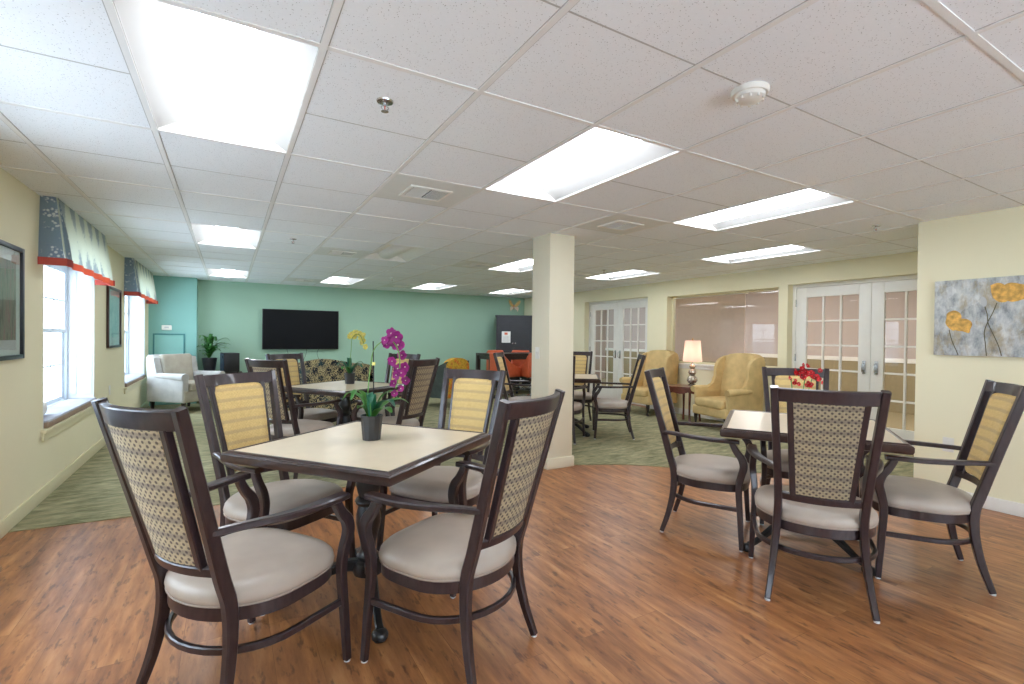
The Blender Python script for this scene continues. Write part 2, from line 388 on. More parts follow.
# ------------------------------------------------------------------ ceiling
FIX=[(0,0,1),(3,0,1),(6,0,1),(9,2,1),(0,6,1),(3,6,0),(6,6,1),(9,6,1),(0,12,1),(3,12,1),(6,12,1),(9,12,1)]
fixcells={(i,j+k) for i,j,_ in FIX for k in (0,1)}
bm=new()
for i in range(-2,13):
    for j in range(-8,17):
        if (i,j) in fixcells: continue
        x0=max(GX+i*DX,XL-.01); x1=min(GX+(i+1)*DX,XB+.01); y0=max(GY+j*DY,YB-.01); y1=min(GY+(j+1)*DY,YF+.01)
        if x1<=x0 or y1<=y0: continue
        box(bm,x0,x1,y0,y1,H,H+.02)
ceil=obj('ceiling',bm,'tile',kind='structure',smooth=0)
bm=new()
def isfix(i,j): return (i,j) in fixcells
for i in range(-1,12):
    x=GX+i*DX; box(bm,x-.012,x+.012,YB,YF,H-.004,H+.001)
for j in range(-7,16):
    y=GY+j*DY
    if j%2==0:
        a=XL
        box(bm,XL,XB,y-.012,y+.012,H-.0035,H+.001)
obj('grid_bar',bm,'tbar',ceil,smooth=0)
bm=new()
for j in range(-7,16,2):
    y=GY+j*DY
    for i in range(-2,13):
        if (i,j) in fixcells and (i,j-1) in fixcells: continue
        x0=max(GX+i*DX+.012,XL); x1=min(GX+(i+1)*DX-.012,XB)
        if x1>x0: box(bm,x0,x1,y-.0035,y+.0035,H-.001,H+.001)
for i in range(-1,12):
    for s in (-1,1):
        x=GX+i*DX+s*.0145; box(bm,x-.0015,x+.0015,YB,YF,H-.0012,H+.001)
obj('tile_seam',bm,'reveal',ceil,smooth=0)
box_=B(XL-TH,XB+.22,YB-.15,YF+.15,H+.28,H+.33); obj('ceiling_deck',box_,'tile',kind='structure',smooth=0)

def troffer(on=True):
    """local origin at the cell corner-centre, ceiling plane z=0; x width DX, y length 2*DY"""
    inner=('reflector' if on else 'white')
    w,l=DX/2-.013,DY-.013
    root=thing('ceiling_light','x','ceiling light',group='recessed ceiling lights')
    bm=new()
    # pan: outer box open at the bottom
    z1=.12
    for a in ((-w-.004,-w,-l,l,0,z1),(w,w+.004,-l,l,0,z1),(-w,w,-l-.004,-l,0,z1),(-w,w,l,l+.004,0,z1),(-w-.004,w+.004,-l-.004,l+.004,z1,z1+.004)): box(bm,*a)
    obj('housing',bm,'white',root,smooth=0)
    bm=new()
    for s in (-1,1):
        grid(bm,lambda u,v:(s*(w-(w-.088)*u),-l+2*l*v,.004+.080*math.sin(u*PI/2)),10,1)
    obj('reflector',bm,inner,root)
    bm=new()
    r=.105; n=12; ends=[]
    rows=[]
    for k in range(n+1):
        a=PI*k/n; rows.append((-r*math.cos(a),.085-.085*math.sin(a)))
    yl=l-.05
    ys=[-yl,-yl+.02,yl-.02,yl]; sc=[.86,1,1,.86]
    V=[[bm.verts.new((x*s,y,.085+(z-.085)*s)) for x,z in rows] for y,s in zip(ys,sc)]
    for a,b in zip(V,V[1:]):
        for k in range(n): bm.faces.new((a[k],a[k+1],b[k+1],b[k]))
    bm.faces.new(V[0]); bm.faces.new(V[-1])
    obj('diffuser',bm,'lamp_on' if on else 'whitep',root)
    bm=new()
    for s in (-1,1): box(bm,-w,w,s*l-.05*(s>0)-0*(s<0),s*l+.05*(s<0),.084,.094)
    obj('end_plate',bm,inner,root)
    return root
fl={(0,0):'largest lit ceiling light, nearest the camera on the window wall side',
(3,0):'lit ceiling light next to the largest one, toward the smoke detector',
(6,0):'long lit ceiling light between the smoke detector and the near french doors',
(9,2):'lit ceiling light closest to the near french doors',
(0,6):'second lit ceiling light from the camera in the row nearest the windows',
(3,6):'unlit dull grey ceiling light in the middle of the ceiling',
(6,6):'lit ceiling light half hidden behind the pillar top, nearer of the two there',
(9,6):'lit ceiling light in front of the interior window and far french doors',
(0,12):'small lit ceiling light at the teal wall nearest the windows',
(3,12):'small lit ceiling light above the television',
(6,12):'small lit ceiling light near the teal wall between television and armoire',
(9,12):'small lit ceiling light above the black armoire by the butterfly'}
on0=troffer(True); off0=troffer(False); first=True
for i,j,on in FIX:
    loc=(GX+(i+.5)*DX,GY+(j+1)*DY,H)
    src=on0 if on else off0
    if (on and first) or not on: o=src; o.location=loc; o['label']=fl[(i,j)]; first=first and not on
    else: dup(src,loc,0,fl[(i,j)])

def vent(i,j,label):
    cx,cy=GX+(i+.5)*DX,GY+(j+.5)*DY
    r=thing('ceiling_vent',label,'air vent',(cx,cy,H),0,'ceiling air vents')
    bm=new(); w,l=DX/2-.013,DY/2-.013
    box(bm,-w,w,-l,l,-.0035,.0); obj('faceplate',bm,'plate',r,smooth=0)
    bm=new(); box(bm,-.125,.125,-.115,.115,-.0045,-.0036); obj('duct_shade_sheet',bm,'black',r,smooth=0)  # thin black sheet on the plate stands in for shade inside the duct
    bm=new()
    box(bm,-.15,.15,-.14,-.115,-.014,-.0036,r=.003); box(bm,-.15,.15,.115,.14,-.014,-.0036,r=.003); box(bm,-.15,-.125,-.115,.115,-.014,-.0036,r=.003); box(bm,.125,.15,-.115,.115,-.014,-.0036,r=.003)
    obj('frame',bm,'white',r)
    bm=new()
    for k in range(8):
        y=-.1+k*.0285; box(bm,-.12,.0,y,y+.006,-.013,-.006); x=.014+k*.014; box(bm,x,x+.004,-.112,.112,-.013,-.006)
    obj('louver',bm,'white',r,smooth=0)
for a in ((2,2,'square air vent grille nearest the camera, set in a cream ceiling plate'),(2,7,'air vent grille beyond the nearest one, beside the unlit ceiling light'),(2,13,'small air vent grille close above the television wall, nearest the windows'),
          (5,7,'air vent grille beside the lit ceiling light just short of the pillar'),(5,2,'air vent grille over the pillar, in front of its top'),(8,7,'small air vent grille just beyond the pillar top'),(5,13,'small air vent grille near the teal wall between two lights')): vent(*a)
# smoke detector, sprinklers
t_=thing('smoke_detector','round white smoke detector on the ceiling','smoke detector',(1.829,1.252,H))
obj('base',lathe(new(),[(0,.072),(-.012,.072),(-.02,.066)],28),'whitep',t_)
obj('sensor_dome',lathe(new(),[(-.02,.058),(-.034,.056),(-.044,.044),(-.048,.02)],28),'whitep',t_)
bm=new()
for k in range(10):
    a=2*PI*k/10; box(bm,.05*math.cos(a)-.004,.05*math.cos(a)+.004,.05*math.sin(a)-.004,.05*math.sin(a)+.004,-.046,-.02)
obj('vent_fin',bm,'whitep',t_,smooth=0)
spl=None
for (x,y,lab) in ((.579,2.123,'ceiling sprinkler head nearest the camera, beside the biggest light'),(4.932,2.14,'ceiling sprinkler head close to the corner above the poppy canvas'),
    (.583,5.68,'ceiling sprinkler head farther off in the row toward the television'),(2.478,8.526,'ceiling sprinkler head over the far seating near the teal wall'),(4.834,5.641,'ceiling sprinkler head behind the pillar toward the far french doors')):
    if spl is None:
        spl=thing('sprinkler_head',lab,'sprinkler',(x,y,H),0,'ceiling sprinkler heads')
        obj('escutcheon',lathe(new(),[(0,.036),(-.006,.034),(-.01,.016)],20),'chrome',spl)
        bm=lathe(new(),[(-.01,.008),(-.022,.007)],10)
        for s in (-1,1): sweep(bm,crv([(s*.007,0,-.02),(s*.016,0,-.03),(s*.004,0,-.044)],4),.004,.004,(0,1,0))
        obj('frame',bm,'chrome',spl)
        obj('bulb',lathe(new(),[(-.024,.003),(-.04,.003)],8),'rust',spl)
        obj('deflector',lathe(new(),[(-.044,.016),(-.046,.016)],16),'chrome',spl)
    else: dup(spl,(x,y,H),0,lab)

# ------------------------------------------------------------------ windows on the left wall
def sashwin(n,y0,y1):
    z0,z1=.54,1.97; xw=XL-TH
    f=new()
    for a in ((y0,y0+.05,z0,z1),(y1-.05,y1,z0,z1),(y0+.05,y1-.05,z0,z0+.06),(y0+.05,y1-.05,z1-.05,z1)): box(f,xw,xw+.06,a[0],a[1],a[2],a[3],r=.003)
    w=obj('window_%d'%n,f,'sash',kind='structure')
    zm=1.30; s=new()
    yc=(y0+y1)/2
    for (ya,yb) in ((y0+.05,yc-.03),(yc+.03,y1-.05)):
        for (za,zb,x) in ((z0+.06,zm+.02,xw+.012),(zm-.02,z1-.05,xw+.034)):
            box(s,x,x+.02,ya,ya+.035,za,zb); box(s,x,x+.02,yb-.035,yb,za,zb); box(s,x,x+.02,ya+.035,yb-.035,za,za+.035); box(s,x,x+.02,ya+.035,yb-.035,zb-.035,zb)
            ym=(ya+yb)/2; box(s,x+.004,x+.016,ym-.008,ym+.008,za+.035,zb-.035)
            zc=(za+zb)/2; box(s,x+.004,x+.016,ya+.035,yb-.035,zc-.008,zc+.008)
    box(s,xw,xw+.06,yc-.03,yc+.03,z0+.06,z1-.05)
    obj('sash',s,'sash',w,smooth=0)
    g=new(); box(g,xw+.020,xw+.023,y0+.05,y1-.05,z0+.06,z1-.05); obj('glass',g,'glass',w,smooth=0)
    # white panelled reveals
    j=new()
    for yy,s_ in ((y0,1),(y1,-1)):
        a,b=sorted((yy,yy+s_*.012)); box(j,xw+.06,XL+.0,a,b,z0,z1)
        for (xa,xb) in ((xw+.075,xw+.13),(xw+.15,XL-.015)):
            a,b=sorted((yy+s_*.012,yy+s_*.02)); box(j,xa,xb,a,b,z0+.1,z1-.06,r=.004)
    box(j,xw+.06,XL,y0+.012,y1-.012,z1-.012,z1)
    obj('reveal_panel',j,'jamb',w)
    k=new(); box(k,xw+.06,XL+.035,y0-.06,y1+.06,.515,.54,r=.004); box(k,XL+.001,XL+.018,y0-.045,y1+.045,.455,.515,r=.003)
    obj('sill',k,'creamtrim',w)
sashwin(1,5.03,6.67); sashwin(2,8.40,10.2); sashwin(4,1.66,3.30); sashwin(5,-1.71,-.07)  # last two windows are out of view, added for extra daylight
f=new()   # wide unseen window added behind the camera to bring in more daylight
for k in range(5): xx=.3+k*.85; box(f,max(.3,xx-.03),min(3.7,xx+.03),YB-.11,YB-.05,.5,2.1)
box(f,.3,3.7,YB-.11,YB-.05,.5,.55); box(f,.3,3.7,YB-.11,YB-.05,2.05,2.1)
wb=obj('window_6',f,'sash',kind='structure',smooth=0); obj('glass',B(.3,3.7,YB-.085,YB-.082,.55,2.05),'glass',wb,smooth=0)
def bench(y0,y1,label):
    o=thing('window_seat_cushion',label,'cushion',(XL,(y0+y1)/2,.541),0,'window seat cushions')
    L=(y1-y0)/2-.016
    bm=new(); box(bm,-TH+.062,.028,-L,L,.002,.05,r=.012,seg=3); obj('side_band',bm,'benchs',o)
    bm=new(); box(bm,-TH+.066,.026,-L+.003,L-.003,.03,.062,r=.014,seg=3); obj('cushion_top',bm,'benchc',o)
bench(5.03,6.67,'grey window seat cushion on the nearer deep sill, with a white pillow on it'); bench(8.40,10.2,'grey window seat cushion on the far sill behind the small framed picture')
bm=new(); box(bm,XL-.2,XL-.06,5.05,5.42,.604,.72,r=.05,seg=5); bmesh.ops.rotate(bm,cent=(XL-.13,5.2,.66),matrix=Matrix.Rotation(R(0),3,'Y'),verts=bm.verts)
tag(obj('throw_pillow',bm,'pillow'),'white throw pillow lying on the nearer window seat cushion','pillow')
def valance(y0,y1,label):
    """local: x out from the wall, y along, z from bottom"""
    root=thing('window_valance',label,'valance',(XL,(y0+y1)/2,1.785),0,'window valances')
    L=(y1-y0)/2; hh=.49
    n=40
    def front(u,v):   # v 0 bottom..1 top
        fl_=1-v; y=-L+2*L*u; y*=1+.05*fl_
        x=.095+.06*fl_+.010*math.sin(u*2*PI*5)*fl_*1.2
        return Vector((x,y,v*hh+.055 -.02*math.sin(u*PI)*0))
    bm=new(); grid(bm,front,n,10); bmesh.ops.solidify(bm,geom=bm.faces[:],thickness=.006); obj('front_panel',bm,'valance',root)
    for s in (-1,1):
        bm=new()
        def side(u,v):
            fl_=1-v; w=.095+.06*fl_; y=s*L*(1+.05*fl_)
            pleat=-s*.05*fl_*math.sin(u*PI)*0
            return Vector((.006+(w-.008)*u,y+pleat,v*hh+.055))
        grid(bm,side,8,8); bmesh.ops.solidify(bm,geom=bm.faces[:],thickness=.005); obj('return_panel',bm,'slate',root)
    # contrast pleat at the near corner of the front
    bm=new()
    grid(bm,lambda u,v:front(.004+.11*u*(1-v),v)+Vector((.007,0,0)),6,8); bmesh.ops.solidify(bm,geom=bm.faces[:],thickness=.004)
    obj('corner_pleat',bm,'slate',root)
    bm=new()
    def band(u,v):
        p=front(u,0); return p+Vector((.004,0,-.055*(1-v)))
    grid(bm,band,n,1); bmesh.ops.solidify(bm,geom=bm.faces[:],thickness=.008); obj('banding',bm,'coral',root)
    for s in (-1,1):
        a,b=sorted((s*L*1.048,s*(L*1.05+.006))); bm=new(); box(bm,.004,.170,a,b,0,.057,r=.002); obj('return_banding',bm,'rust',root)
    bm=new(); grid(bm,lambda u,v:front(.004+.115*u,0)+Vector((.012,0,-.055*(1-v))),4,1); bmesh.ops.solidify(bm,geom=bm.faces[:],thickness=.006); obj('pleat_banding',bm,'rust',root)
    obj('mounting_board',B(.0,.092,-L+.004,L-.004,hh+.03,hh+.053),'white',root)
valance(4.93,6.62,'pleated damask valance with coral banding over the nearer window'); valance(8.34,10.3,'pleated damask valance with coral banding over the far window beside the teal wall')
# exterior seen through the windows
obj('exterior_wall_outside',B(XL-5.2,XL-5.0,-6,22,-1,1.2),'ext',kind='structure',smooth=0)

# pictures on the left wall
def picture(name,y0,y1,z0,z1,fm,pm,label,fw=.028):
    r=thing(name,label,'picture',(XL,(y0+y1)/2,z0),0)
    w=(y1-y0)/2; h=z1-z0; bm=new()
    for a in ((-w,-w+fw,0,h),(w-fw,w,0,h),(-w+fw,w-fw,0,fw),(-w+fw,w-fw,h-fw,h)): box(bm,.001,.028,a[0],a[1],a[2],a[3],r=.004)
    obj('frame',bm,fm,r)
    obj('mat_board',B(.002,.010,-w+fw,w-fw,fw,h-fw),'matb',r,smooth=0)
    m=.075; obj('print',B(.0095,.0115,-w+fw+m,w-fw-m,fw+m*1.3,h-fw-m),pm,r,smooth=0)
    obj('glass',B(.0155,.017,-w+fw,w-fw,fw,h-fw),'glass',r,smooth=0)
picture('framed_picture',3.86,4.54,1.105,1.845,'pframe','print','large black framed botanical print cut by the picture edge')
picture('framed_picture',7.24,8.0,1.105,1.83,'pframe2','print2','small brown framed print hanging between the two windows')

# ------------------------------------------------------------------ right wall glazing
def handle(parent,x,y,z,s):
    bm=new(); box(bm,x-.012,x-.001,y-.018,y+.018,z-.1,z+.06,r=.003)
    sweep(bm,crv([(x-.008,y,z+.03),(x-.05,y,z+.03),(x-.06,y,z+.01),(x-.06,y,z-.05),(x-.05,y,z-.075),(x-.008,y,z-.075)],4),.012,.012,(0,1,0),rnd=True)
    obj('handle',bm,'chrome',parent)
def french(n,y0,y1,zt):
    x=XB+.15
    f=new()
    box(f,x-.03,x+.06,y0,y0+.045,0,zt,r=.003); box(f,x-.03,x+.06,y1-.045,y1,0,zt,r=.003); box(f,x-.03,x+.06,y0+.045,y1-.045,zt-.045,zt,r=.003)
    d=obj('door_%d'%n,f,'white',kind='structure')
    ym=(y0+y1)/2
    for k,(a,b) in enumerate(((y0+.048,ym-.002),(ym+.002,y1-.048))):
        bm=new(); st=.135 ; tr=.13; br_=.24; z0=.012; z1=zt-.05
        box(bm,x-.02,x+.02,a,a+st,z0,z1,r=.002); box(bm,x-.02,x+.02,b-st,b,z0,z1,r=.002)
        box(bm,x-.02,x+.02,a+st,b-st,z0,z0+br_,r=.002); box(bm,x-.02,x+.02,a+st,b-st,z1-tr,z1,r=.002)
        leaf=obj('leaf',bm,'white',d)
        bm=new(); A,Bq=a+st,b-st; Z0,Z1=z0+br_,z1-tr
        for q in (1,2): y=A+(Bq-A)*q/3; box(bm,x-.014,x+.014,y-.011,y+.011,Z0,Z1)
        for q in range(1,5): z=Z0+(Z1-Z0)*q/5; box(bm,x-.0135,x+.0135,A,Bq,z-.011,z+.011)
        obj('muntin',bm,'white',leaf,smooth=0)
        obj('glass',B(x-.002,x+.002,A,Bq,Z0,Z1),'glass',leaf,smooth=0)
        handle(leaf,x-.02,(b-.065 if k==0 else a+.065),.98,1)
        bm=new()
        for hz in (.3,1.05,1.8): lathe(bm,[(hz-.05,.009),(hz+.05,.009)],8,(x-.028,a if k==0 else b,0))
        obj('hinge',bm,'chrome',leaf)
french(1,6.58,8.43,2.06); french(2,2.03,3.96,2.055)
f=new(); x=XB+.14; y0,y1,z0,z1=4.09,6.12,.87,2.03
for a in ((y0,y0+.03,z0,z1),(y1-.03,y1,z0,z1),(y0+.03,y1-.03,z0,z0+.035),(y0+.03,y1-.03,z1-.02,z1)): box(f,x-.02,x+.03,a[0],a[1],a[2],a[3],r=.003)
w=obj('window_3',f,'creamtrim',kind='structure')
obj('glass',B(x,x+.005,y0+.03,y1-.03,z0+.035,z1-.02),'glass',w,smooth=0)
f=new(); box(f,XB-.035,x-.02,y0-.03,y1+.03,.845,.872,r=.005); box(f,XB-.016,XB-.001,y0-.02,y1+.02,.79,.845,r=.004); obj('sill',f,'white',w)

# room behind the glass
XN=XB+.22; XF=10.4
obj('wall_next_room',B(XF,XF+.1,1.0,12,0,2.75),'tan',kind='structure',smooth=0)
obj('wall_next_room_end',B(XN,XF,12,12.1,0,2.75),'tan',kind='structure',smooth=0)
obj('wall_next_room_near',B(XN,XF,.9,1.0,0,2.75),'tan',kind='structure',smooth=0)
obj('ceiling_next_room',B(XN,XF+.1,.9,12.1,2.5,2.6),'tile',kind='structure',smooth=0)
obj('trim_1',B(XF-.02,XF,1.0,12,.9,.98,r=.004),'white',kind='structure')
obj('trim_2',B(XF-.008,XF,1.0,12,0,.9),'tanlow',kind='structure',smooth=0)
obj('floor_next_room',B(XN,XF,1.0,12,.0005,.006),'tanlow',kind='structure',smooth=0)
for k,(a,b) in enumerate(((8.6,3.0),(8.6,5.6),(8.6,8.4))):
    q=thing('ceiling_light',['lit ceiling panel in the next room seen through the near french doors','lit ceiling panel in the next room seen through the interior window','lit ceiling panel in the next room seen through the far french doors'][k],'ceiling light',(a,b,2.5),0,'ceiling lights in the next room')
    obj('frame',B(-.32,.32,-.32,.32,-.012,0),'white',q,smooth=0); obj('diffuser',B(-.28,.28,-.28,.28,-.016,-.012),'nextlamp',q,smooth=0)
q=thing('hanging_panel','pale pinkish panel hanging in the next room behind the interior window','screen',(8.0,6.6,.86))  # plain pinkish panel with a white bar along its top
obj('panel_sheet',B(-.006,.006,-1.1,.62,0,1.25),'pink',q,smooth=0); bm=new(); box(bm,-.035,.035,-1.15,.67,1.25,1.32,r=.01); obj('casing',bm,'white',q)

# ------------------------------------------------------------------ dining chair
def outline(hw,rear,front,n=40,ex=2.7):
    pts=[]
    for k in range(n):
        a=2*PI*k/n; c,s=math.cos(a),math.sin(a)
        if s>=0:
            p=2/ex; x=hw*abs(c)**p*(1 if c>=0 else -1); y=front*abs(s)**p
        else: x=hw*c; y=rear*s
        pts.append((x,y))
    return pts
def make_chair():
    root=thing('dining_chair','x','chair',group=None)
    def yl(z): return -.215-(.137/.508)*(z-.522)
    def bow(z): return .038+.012*(z-.522)/.508
    def xp(z): return .170+.033*(z-.522)/.508
    def ys(x,z): return yl(z)-bow(z)*(1-(x/xp(z))**2)
    for s in (-1,1):
        pr=[(.222,-.252,.008),(.203,-.212,.14),(.188,-.187,.28),(.181,-.186,.40),(.180,-.212,.50),(.189,-.256,.663),(.203,-.312,.87),(.2155,-.366,1.068)]
        bm=sweep(new(),crv([(s*a,b,c) for a,b,c in pr],5),[.026,.032,.036,.036,.034,.034],[.028,.036,.044,.044,.040,.036],(1,0,0),ch=.3)
        L=obj('rear_leg',bm,'frame',root)
        obj('glide',lathe(new(),[(0,.013),(.009,.013)],12,(s*.222,-.252,0)),'glide',L)
        pf=[(.282,.236,.008),(.276,.224,.2),(.270,.214,.37),(.272,.226,.45),(.278,.240,.51),(.281,.230,.56),(.279,.200,.60),(.278,.178,.64),(.278,.172,.662)]
        bm=sweep(new(),crv([(s*a,b,c) for a,b,c in pf],4),[.026,.032,.036,.034,.032],[.028,.036,.042,.046,.036,.034],(1,0,0),ch=.3)
        L=obj('front_leg',bm,'frame',root)
        obj('glide',lathe(new(),[(0,.013),(.009,.013)],12,(s*.282,.236,0)),'glide',L)
        pa=[(.192,-.262,.664),(.222,-.17,.664),(.258,-.06,.662),(.281,.05,.662),(.289,.14,.664),(.286,.215,.664)]
        bm=sweep(new(),crv([(s*a,b,c) for a,b,c in pa],5),[.026,.030,.040,.050,.054,.048],.024,(1,0,0),ch=.45)
        obj('armrest',bm,'frame',root)
    n=14
    def rail(zc,h,th,name):
        bm=new(); xs=[-xp(zc)+2*xp(zc)*k/n for k in range(n+1)]
        sweep(bm,[(x,ys(x,zc),zc) for x in xs],h,th,(0,-.26,1),ch=.3); obj(name,bm,'frame',root)
    rail(1.032,.064,.024,'crest_rail'); rail(.522,.036,.024,'lower_back_rail')
    for s in (-1,1):
        pts=[(s*(.118+.030*(z-.535)/.465),ys(s*(.118+.030*(z-.535)/.465),z)+.002,z) for z in (.53,.7,.85,1.005)]
        obj('back_stile',sweep(new(),pts,.030,.026,(1,0,0),ch=.3),'frame',root)
    def hwid(z): return .108+.029*(z-.545)/.445
    # rear fabric
    bm=new(); grid(bm,lambda u,v:Vector(((2*u-1)*hwid(.542+.458*v),ys((2*u-1)*hwid(.542+.458*v),.542+.458*v)-.009,.542+.458*v)),12,6)
    bmesh.ops.solidify(bm,geom=bm.faces[:],thickness=-.006); obj('rear_panel',bm,'backfab',root)
    # front pad with rounded corners
    def pad(off,bulge,inset=0):
        def fn(a,b):
            # a,b in -1..1 square mapped to rounded square
            k=.12; z0,z1=.552,1.004; zc=(z0+z1)/2; hz=(z1-z0)/2-inset
            r=max(abs(a),abs(b)); 
            aa,bb=a,b
            if abs(a)>1-k and abs(b)>1-k*.6:
                pass
            z=zc+bb*hz; x=aa*(hwid(z)+.004-inset)
            # round the corners
            cr=.035; dx=abs(x)-(hwid(z)+.004-inset-cr); dz=abs(z-zc)-(hz-cr)
            if dx>0 and dz>0:
                d=math.hypot(dx,dz)
                m=max(dx,dz); sc_=m/d
                dx*=sc_; dz*=sc_; x=math.copysign(hwid(z)+.004-inset-cr+dx,x); z=zc+math.copysign(hz-cr+dz,z-zc)
            e=max(0,(1-abs(a)**5)*(1-abs(b)**6))
            return Vector((x,ys(x,z)+off+bulge*e**.6,z))
        return fn
    bm=new(); F=pad(.019,.016); g=14
    Vf=[[bm.verts.new(F(-1+2*i/g,-1+2*j/g)) for i in range(g+1)] for j in range(g+1)]
    G=pad(-.004,0); Vb=[[bm.verts.new(G(-1+2*i/g,-1+2*j/g)) for i in range(g+1)] for j in range(g+1)]
    for V,fl_ in ((Vf,0),(Vb,1)):
        for j in range(g):
            for i in range(g): bm.faces.new((V[j][i],V[j][i+1],V[j+1][i+1],V[j+1][i]))
    rim=[(0,i) for i in range(g)]+[(j,g) for j in range(g)]+[(g,i) for i in range(g,0,-1)]+[(j,0) for j in range(g,0,-1)]
    for k in range(len(rim)):
        a=rim[k]; b=rim[(k+1)%len(rim)]
        bm.faces.new((Vf[a[0]][a[1]],Vf[b[0]][b[1]],Vb[b[0]][b[1]],Vb[a[0]][a[1]]))
    p=obj('back_pad',bm,'yellow',root,smooth=60)
    # piping around the pad
    pp=[]
    for k in range(len(rim)):
        j,i=rim[k]; v=F(-1+2*i/g,-1+2*j/g); pp.append(v)
    obj('pad_piping',sweep(new(),pp,.006,.006,(0,1,0),closed=True,rnd=True),'yellow',p)
    # seat
    ol=outline(.270,.236,.262,48,3.6)
    def ring(sc,z): return [(x*sc,(y-.01)*sc+.01,z) for x,y in ol]
    obj('seat_frame',loft(new(),[ring(.955,.338),ring(.985,.342),ring(.985,.386),ring(.96,.388)]),'frame',root)
    bm=loft(new(),[ring(.95,.385),ring(1.0,.392),ring(1.02,.410),ring(1.0,.432),ring(.94,.449),ring(.8,.459),ring(.5,.466),ring(.2,.468)])
    c=obj('seat_cushion',bm,'vinyl',root,smooth=60)
    obj('piping',sweep(new(),[Vector(q) for q in ring(1.0,.392)],.007,.007,(0,0,1),closed=True,rnd=True),'piping',c)
    # hoop stretcher
    hp=[(x*.985,y) for x,y in ol if y<=.0]; hp=sorted(hp,key=lambda q:math.atan2(q[1],q[0])%(2*PI))
    pts=[(-.272,.205,.245),(-.270,.1,.245)]+[(x,y+.008,.245) for x,y in hp]+[(.270,.1,.245),(.272,.205,.245)]
    pts=[(-.272,.205,.245),(-.268,.1,.245)]+[(.264*math.cos(a),.237*math.sin(a)+.006,.245) for a in [PI+PI*k/16 for k in range(17)]]+[(.268,.1,.245),(.272,.205,.245)]
    obj('stretcher',sweep(new(),pts,.026,.020,(0,0,1),ch=.4),'frame',root)
    return root
GT='chairs around the near orchid table'; GR='chairs around the red flower table'; GM='chairs around the yellow orchid table'; GP='chairs around the table behind the pillar'
CH=[(.057,2.084,.599,'dark armchair with dotted back, turned away, nearest the window wall at the magenta orchid table',GT),
(.829,1.874,2.073,'dark armchair seen from behind in front of the pillar at the magenta orchid table',GT),
(.243,2.85,-.987,'armchair facing the camera with yellow padded back at the magenta orchid table, window side',GT),
(1.115,2.735,-2.541,'armchair with tan padded back facing the camera across the magenta orchid table, beside the pillar',GT),
(2.649,1.411,.619,'dark armchair seen squarely from behind, pushed up to the red flower table',GR),
(3.424,1.245,2.152,'dark armchair in front of the poppy canvas wall at the red flower table',GR),
(2.825,2.203,-1.035,'dark armchair seen side-on, between the pillar and the red flower table',GR),
(3.58,1.99,-2.46,'armchair behind the red flowers facing the camera, french doors behind it',GR),
(.557,4.891,.664,'armchair seen from behind, nearest the subwoofer side of the yellow orchid table',GM),
(.735,5.66,-.996,'armchair with bright yellow padded back under the television at the yellow orchid table',GM),
(1.39,4.69,2.18,'armchair seen from behind with gold panel, just past the magenta orchid flowers',GM),
(1.50,5.48,-2.576,'armchair with tan padded back facing the camera, partly hidden by the magenta orchid flowers',GM),
(4.38,4.903,2.483,'armchair in side view on the green carpet between the pillar and the wing chairs',GP),
(3.45,5.62,-.74,'armchair seen edge-on with a narrow yellow back strip in front of the orange chairs',GP),
(3.62,5.03,.80,'armchair tucked close behind the pillar edge, seen from behind',GP),
(4.50,5.86,-2.30,'armchair with gold padded back beyond the table behind the pillar, by the far french doors',GP)]
chair0=make_chair()
for k,(x,y,a,lab,gr) in enumerate(CH):
    rz=a-PI/2; z=.006 if y>4.3 else 0
    if k==0: chair0.location=(x,y,z); chair0.rotation_euler=(0,0,rz); chair0['label']=lab; chair0['group']=gr
    else: dup(chair0,(x,y,z),rz,lab,gr)

# ------------------------------------------------------------------ dining table
def make_table():
    root=thing('dining_table','x','table',group='square pedestal dining tables')
    h=.424
    bm=new(); box(bm,-h,h,-h,h,.725,.757); obj('table_top',bm,'laminate',root,smooth=0)
    prof=[(.423,.7575),(.427,.7605),(.436,.7605),(.441,.755),(.444,.7525),(.451,.7525),(.4575,.745),(.4575,.722),(.452,.710),(.440,.706),(.415,.706),(.415,.724)]
    bm=new(); R4=[]
    for sx,sy in ((1,1),(-1,1),(-1,-1),(1,-1)):
        R4.append([bm.verts.new((sx*a,sy*a,z)) for a,z in prof])
    for k in range(4):
        a,b=R4[k],R4[(k+1)%4]
        for q in range(len(prof)): bm.faces.new((a[q],a[(q+1)%len(prof)],b[(q+1)%len(prof)],b[q]))
    obj('edge_molding',bm,'edge',root,smooth=25)
    bm=new(); box(bm,-.2,.2,-.2,.2,.69,.706,r=.004); obj('mounting_plate',bm,'iron',root)
    obj('pedestal',lathe(new(),[(.69,.085),(.675,.085),(.668,.055),(.655,.048),(.62,.050),(.585,.058),(.545,.062),(.51,.054),(.485,.046),(.475,.060),(.462,.066),(.448,.060),(.44,.048),(.40,.058),(.36,.062),(.31,.052),(.26,.040),(.22,.034),(.20,.044),(.188,.056),(.172,.052),(.16,.070),(.13,.078),(.10,.07)],28),'iron',root)
    for k in range(4):
        a=k*PI/2+PI/4
        c,s=math.cos(a),math.sin(a)
        P=[(.04,.145),(.12,.150),(.21,.128),(.30,.085),(.375,.048),(.42,.040)]
        bm=sweep(new(),crv([(r*c,r*s,z) for r,z in P],5),[.05,.046,.038,.032,.034],[.06,.048,.036,.026,.022],(-s,c,0),ch=.35)
        L=obj('base_leg',bm,'iron',root)
        obj('foot_pad',lathe(new(),[(0,.026),(.006,.028),(.010,.034),(.026,.036),(.04,.028),(.046,.014)],18,(.425*c,.425*s,0)),'iron',L)
    return root
T0=make_table()
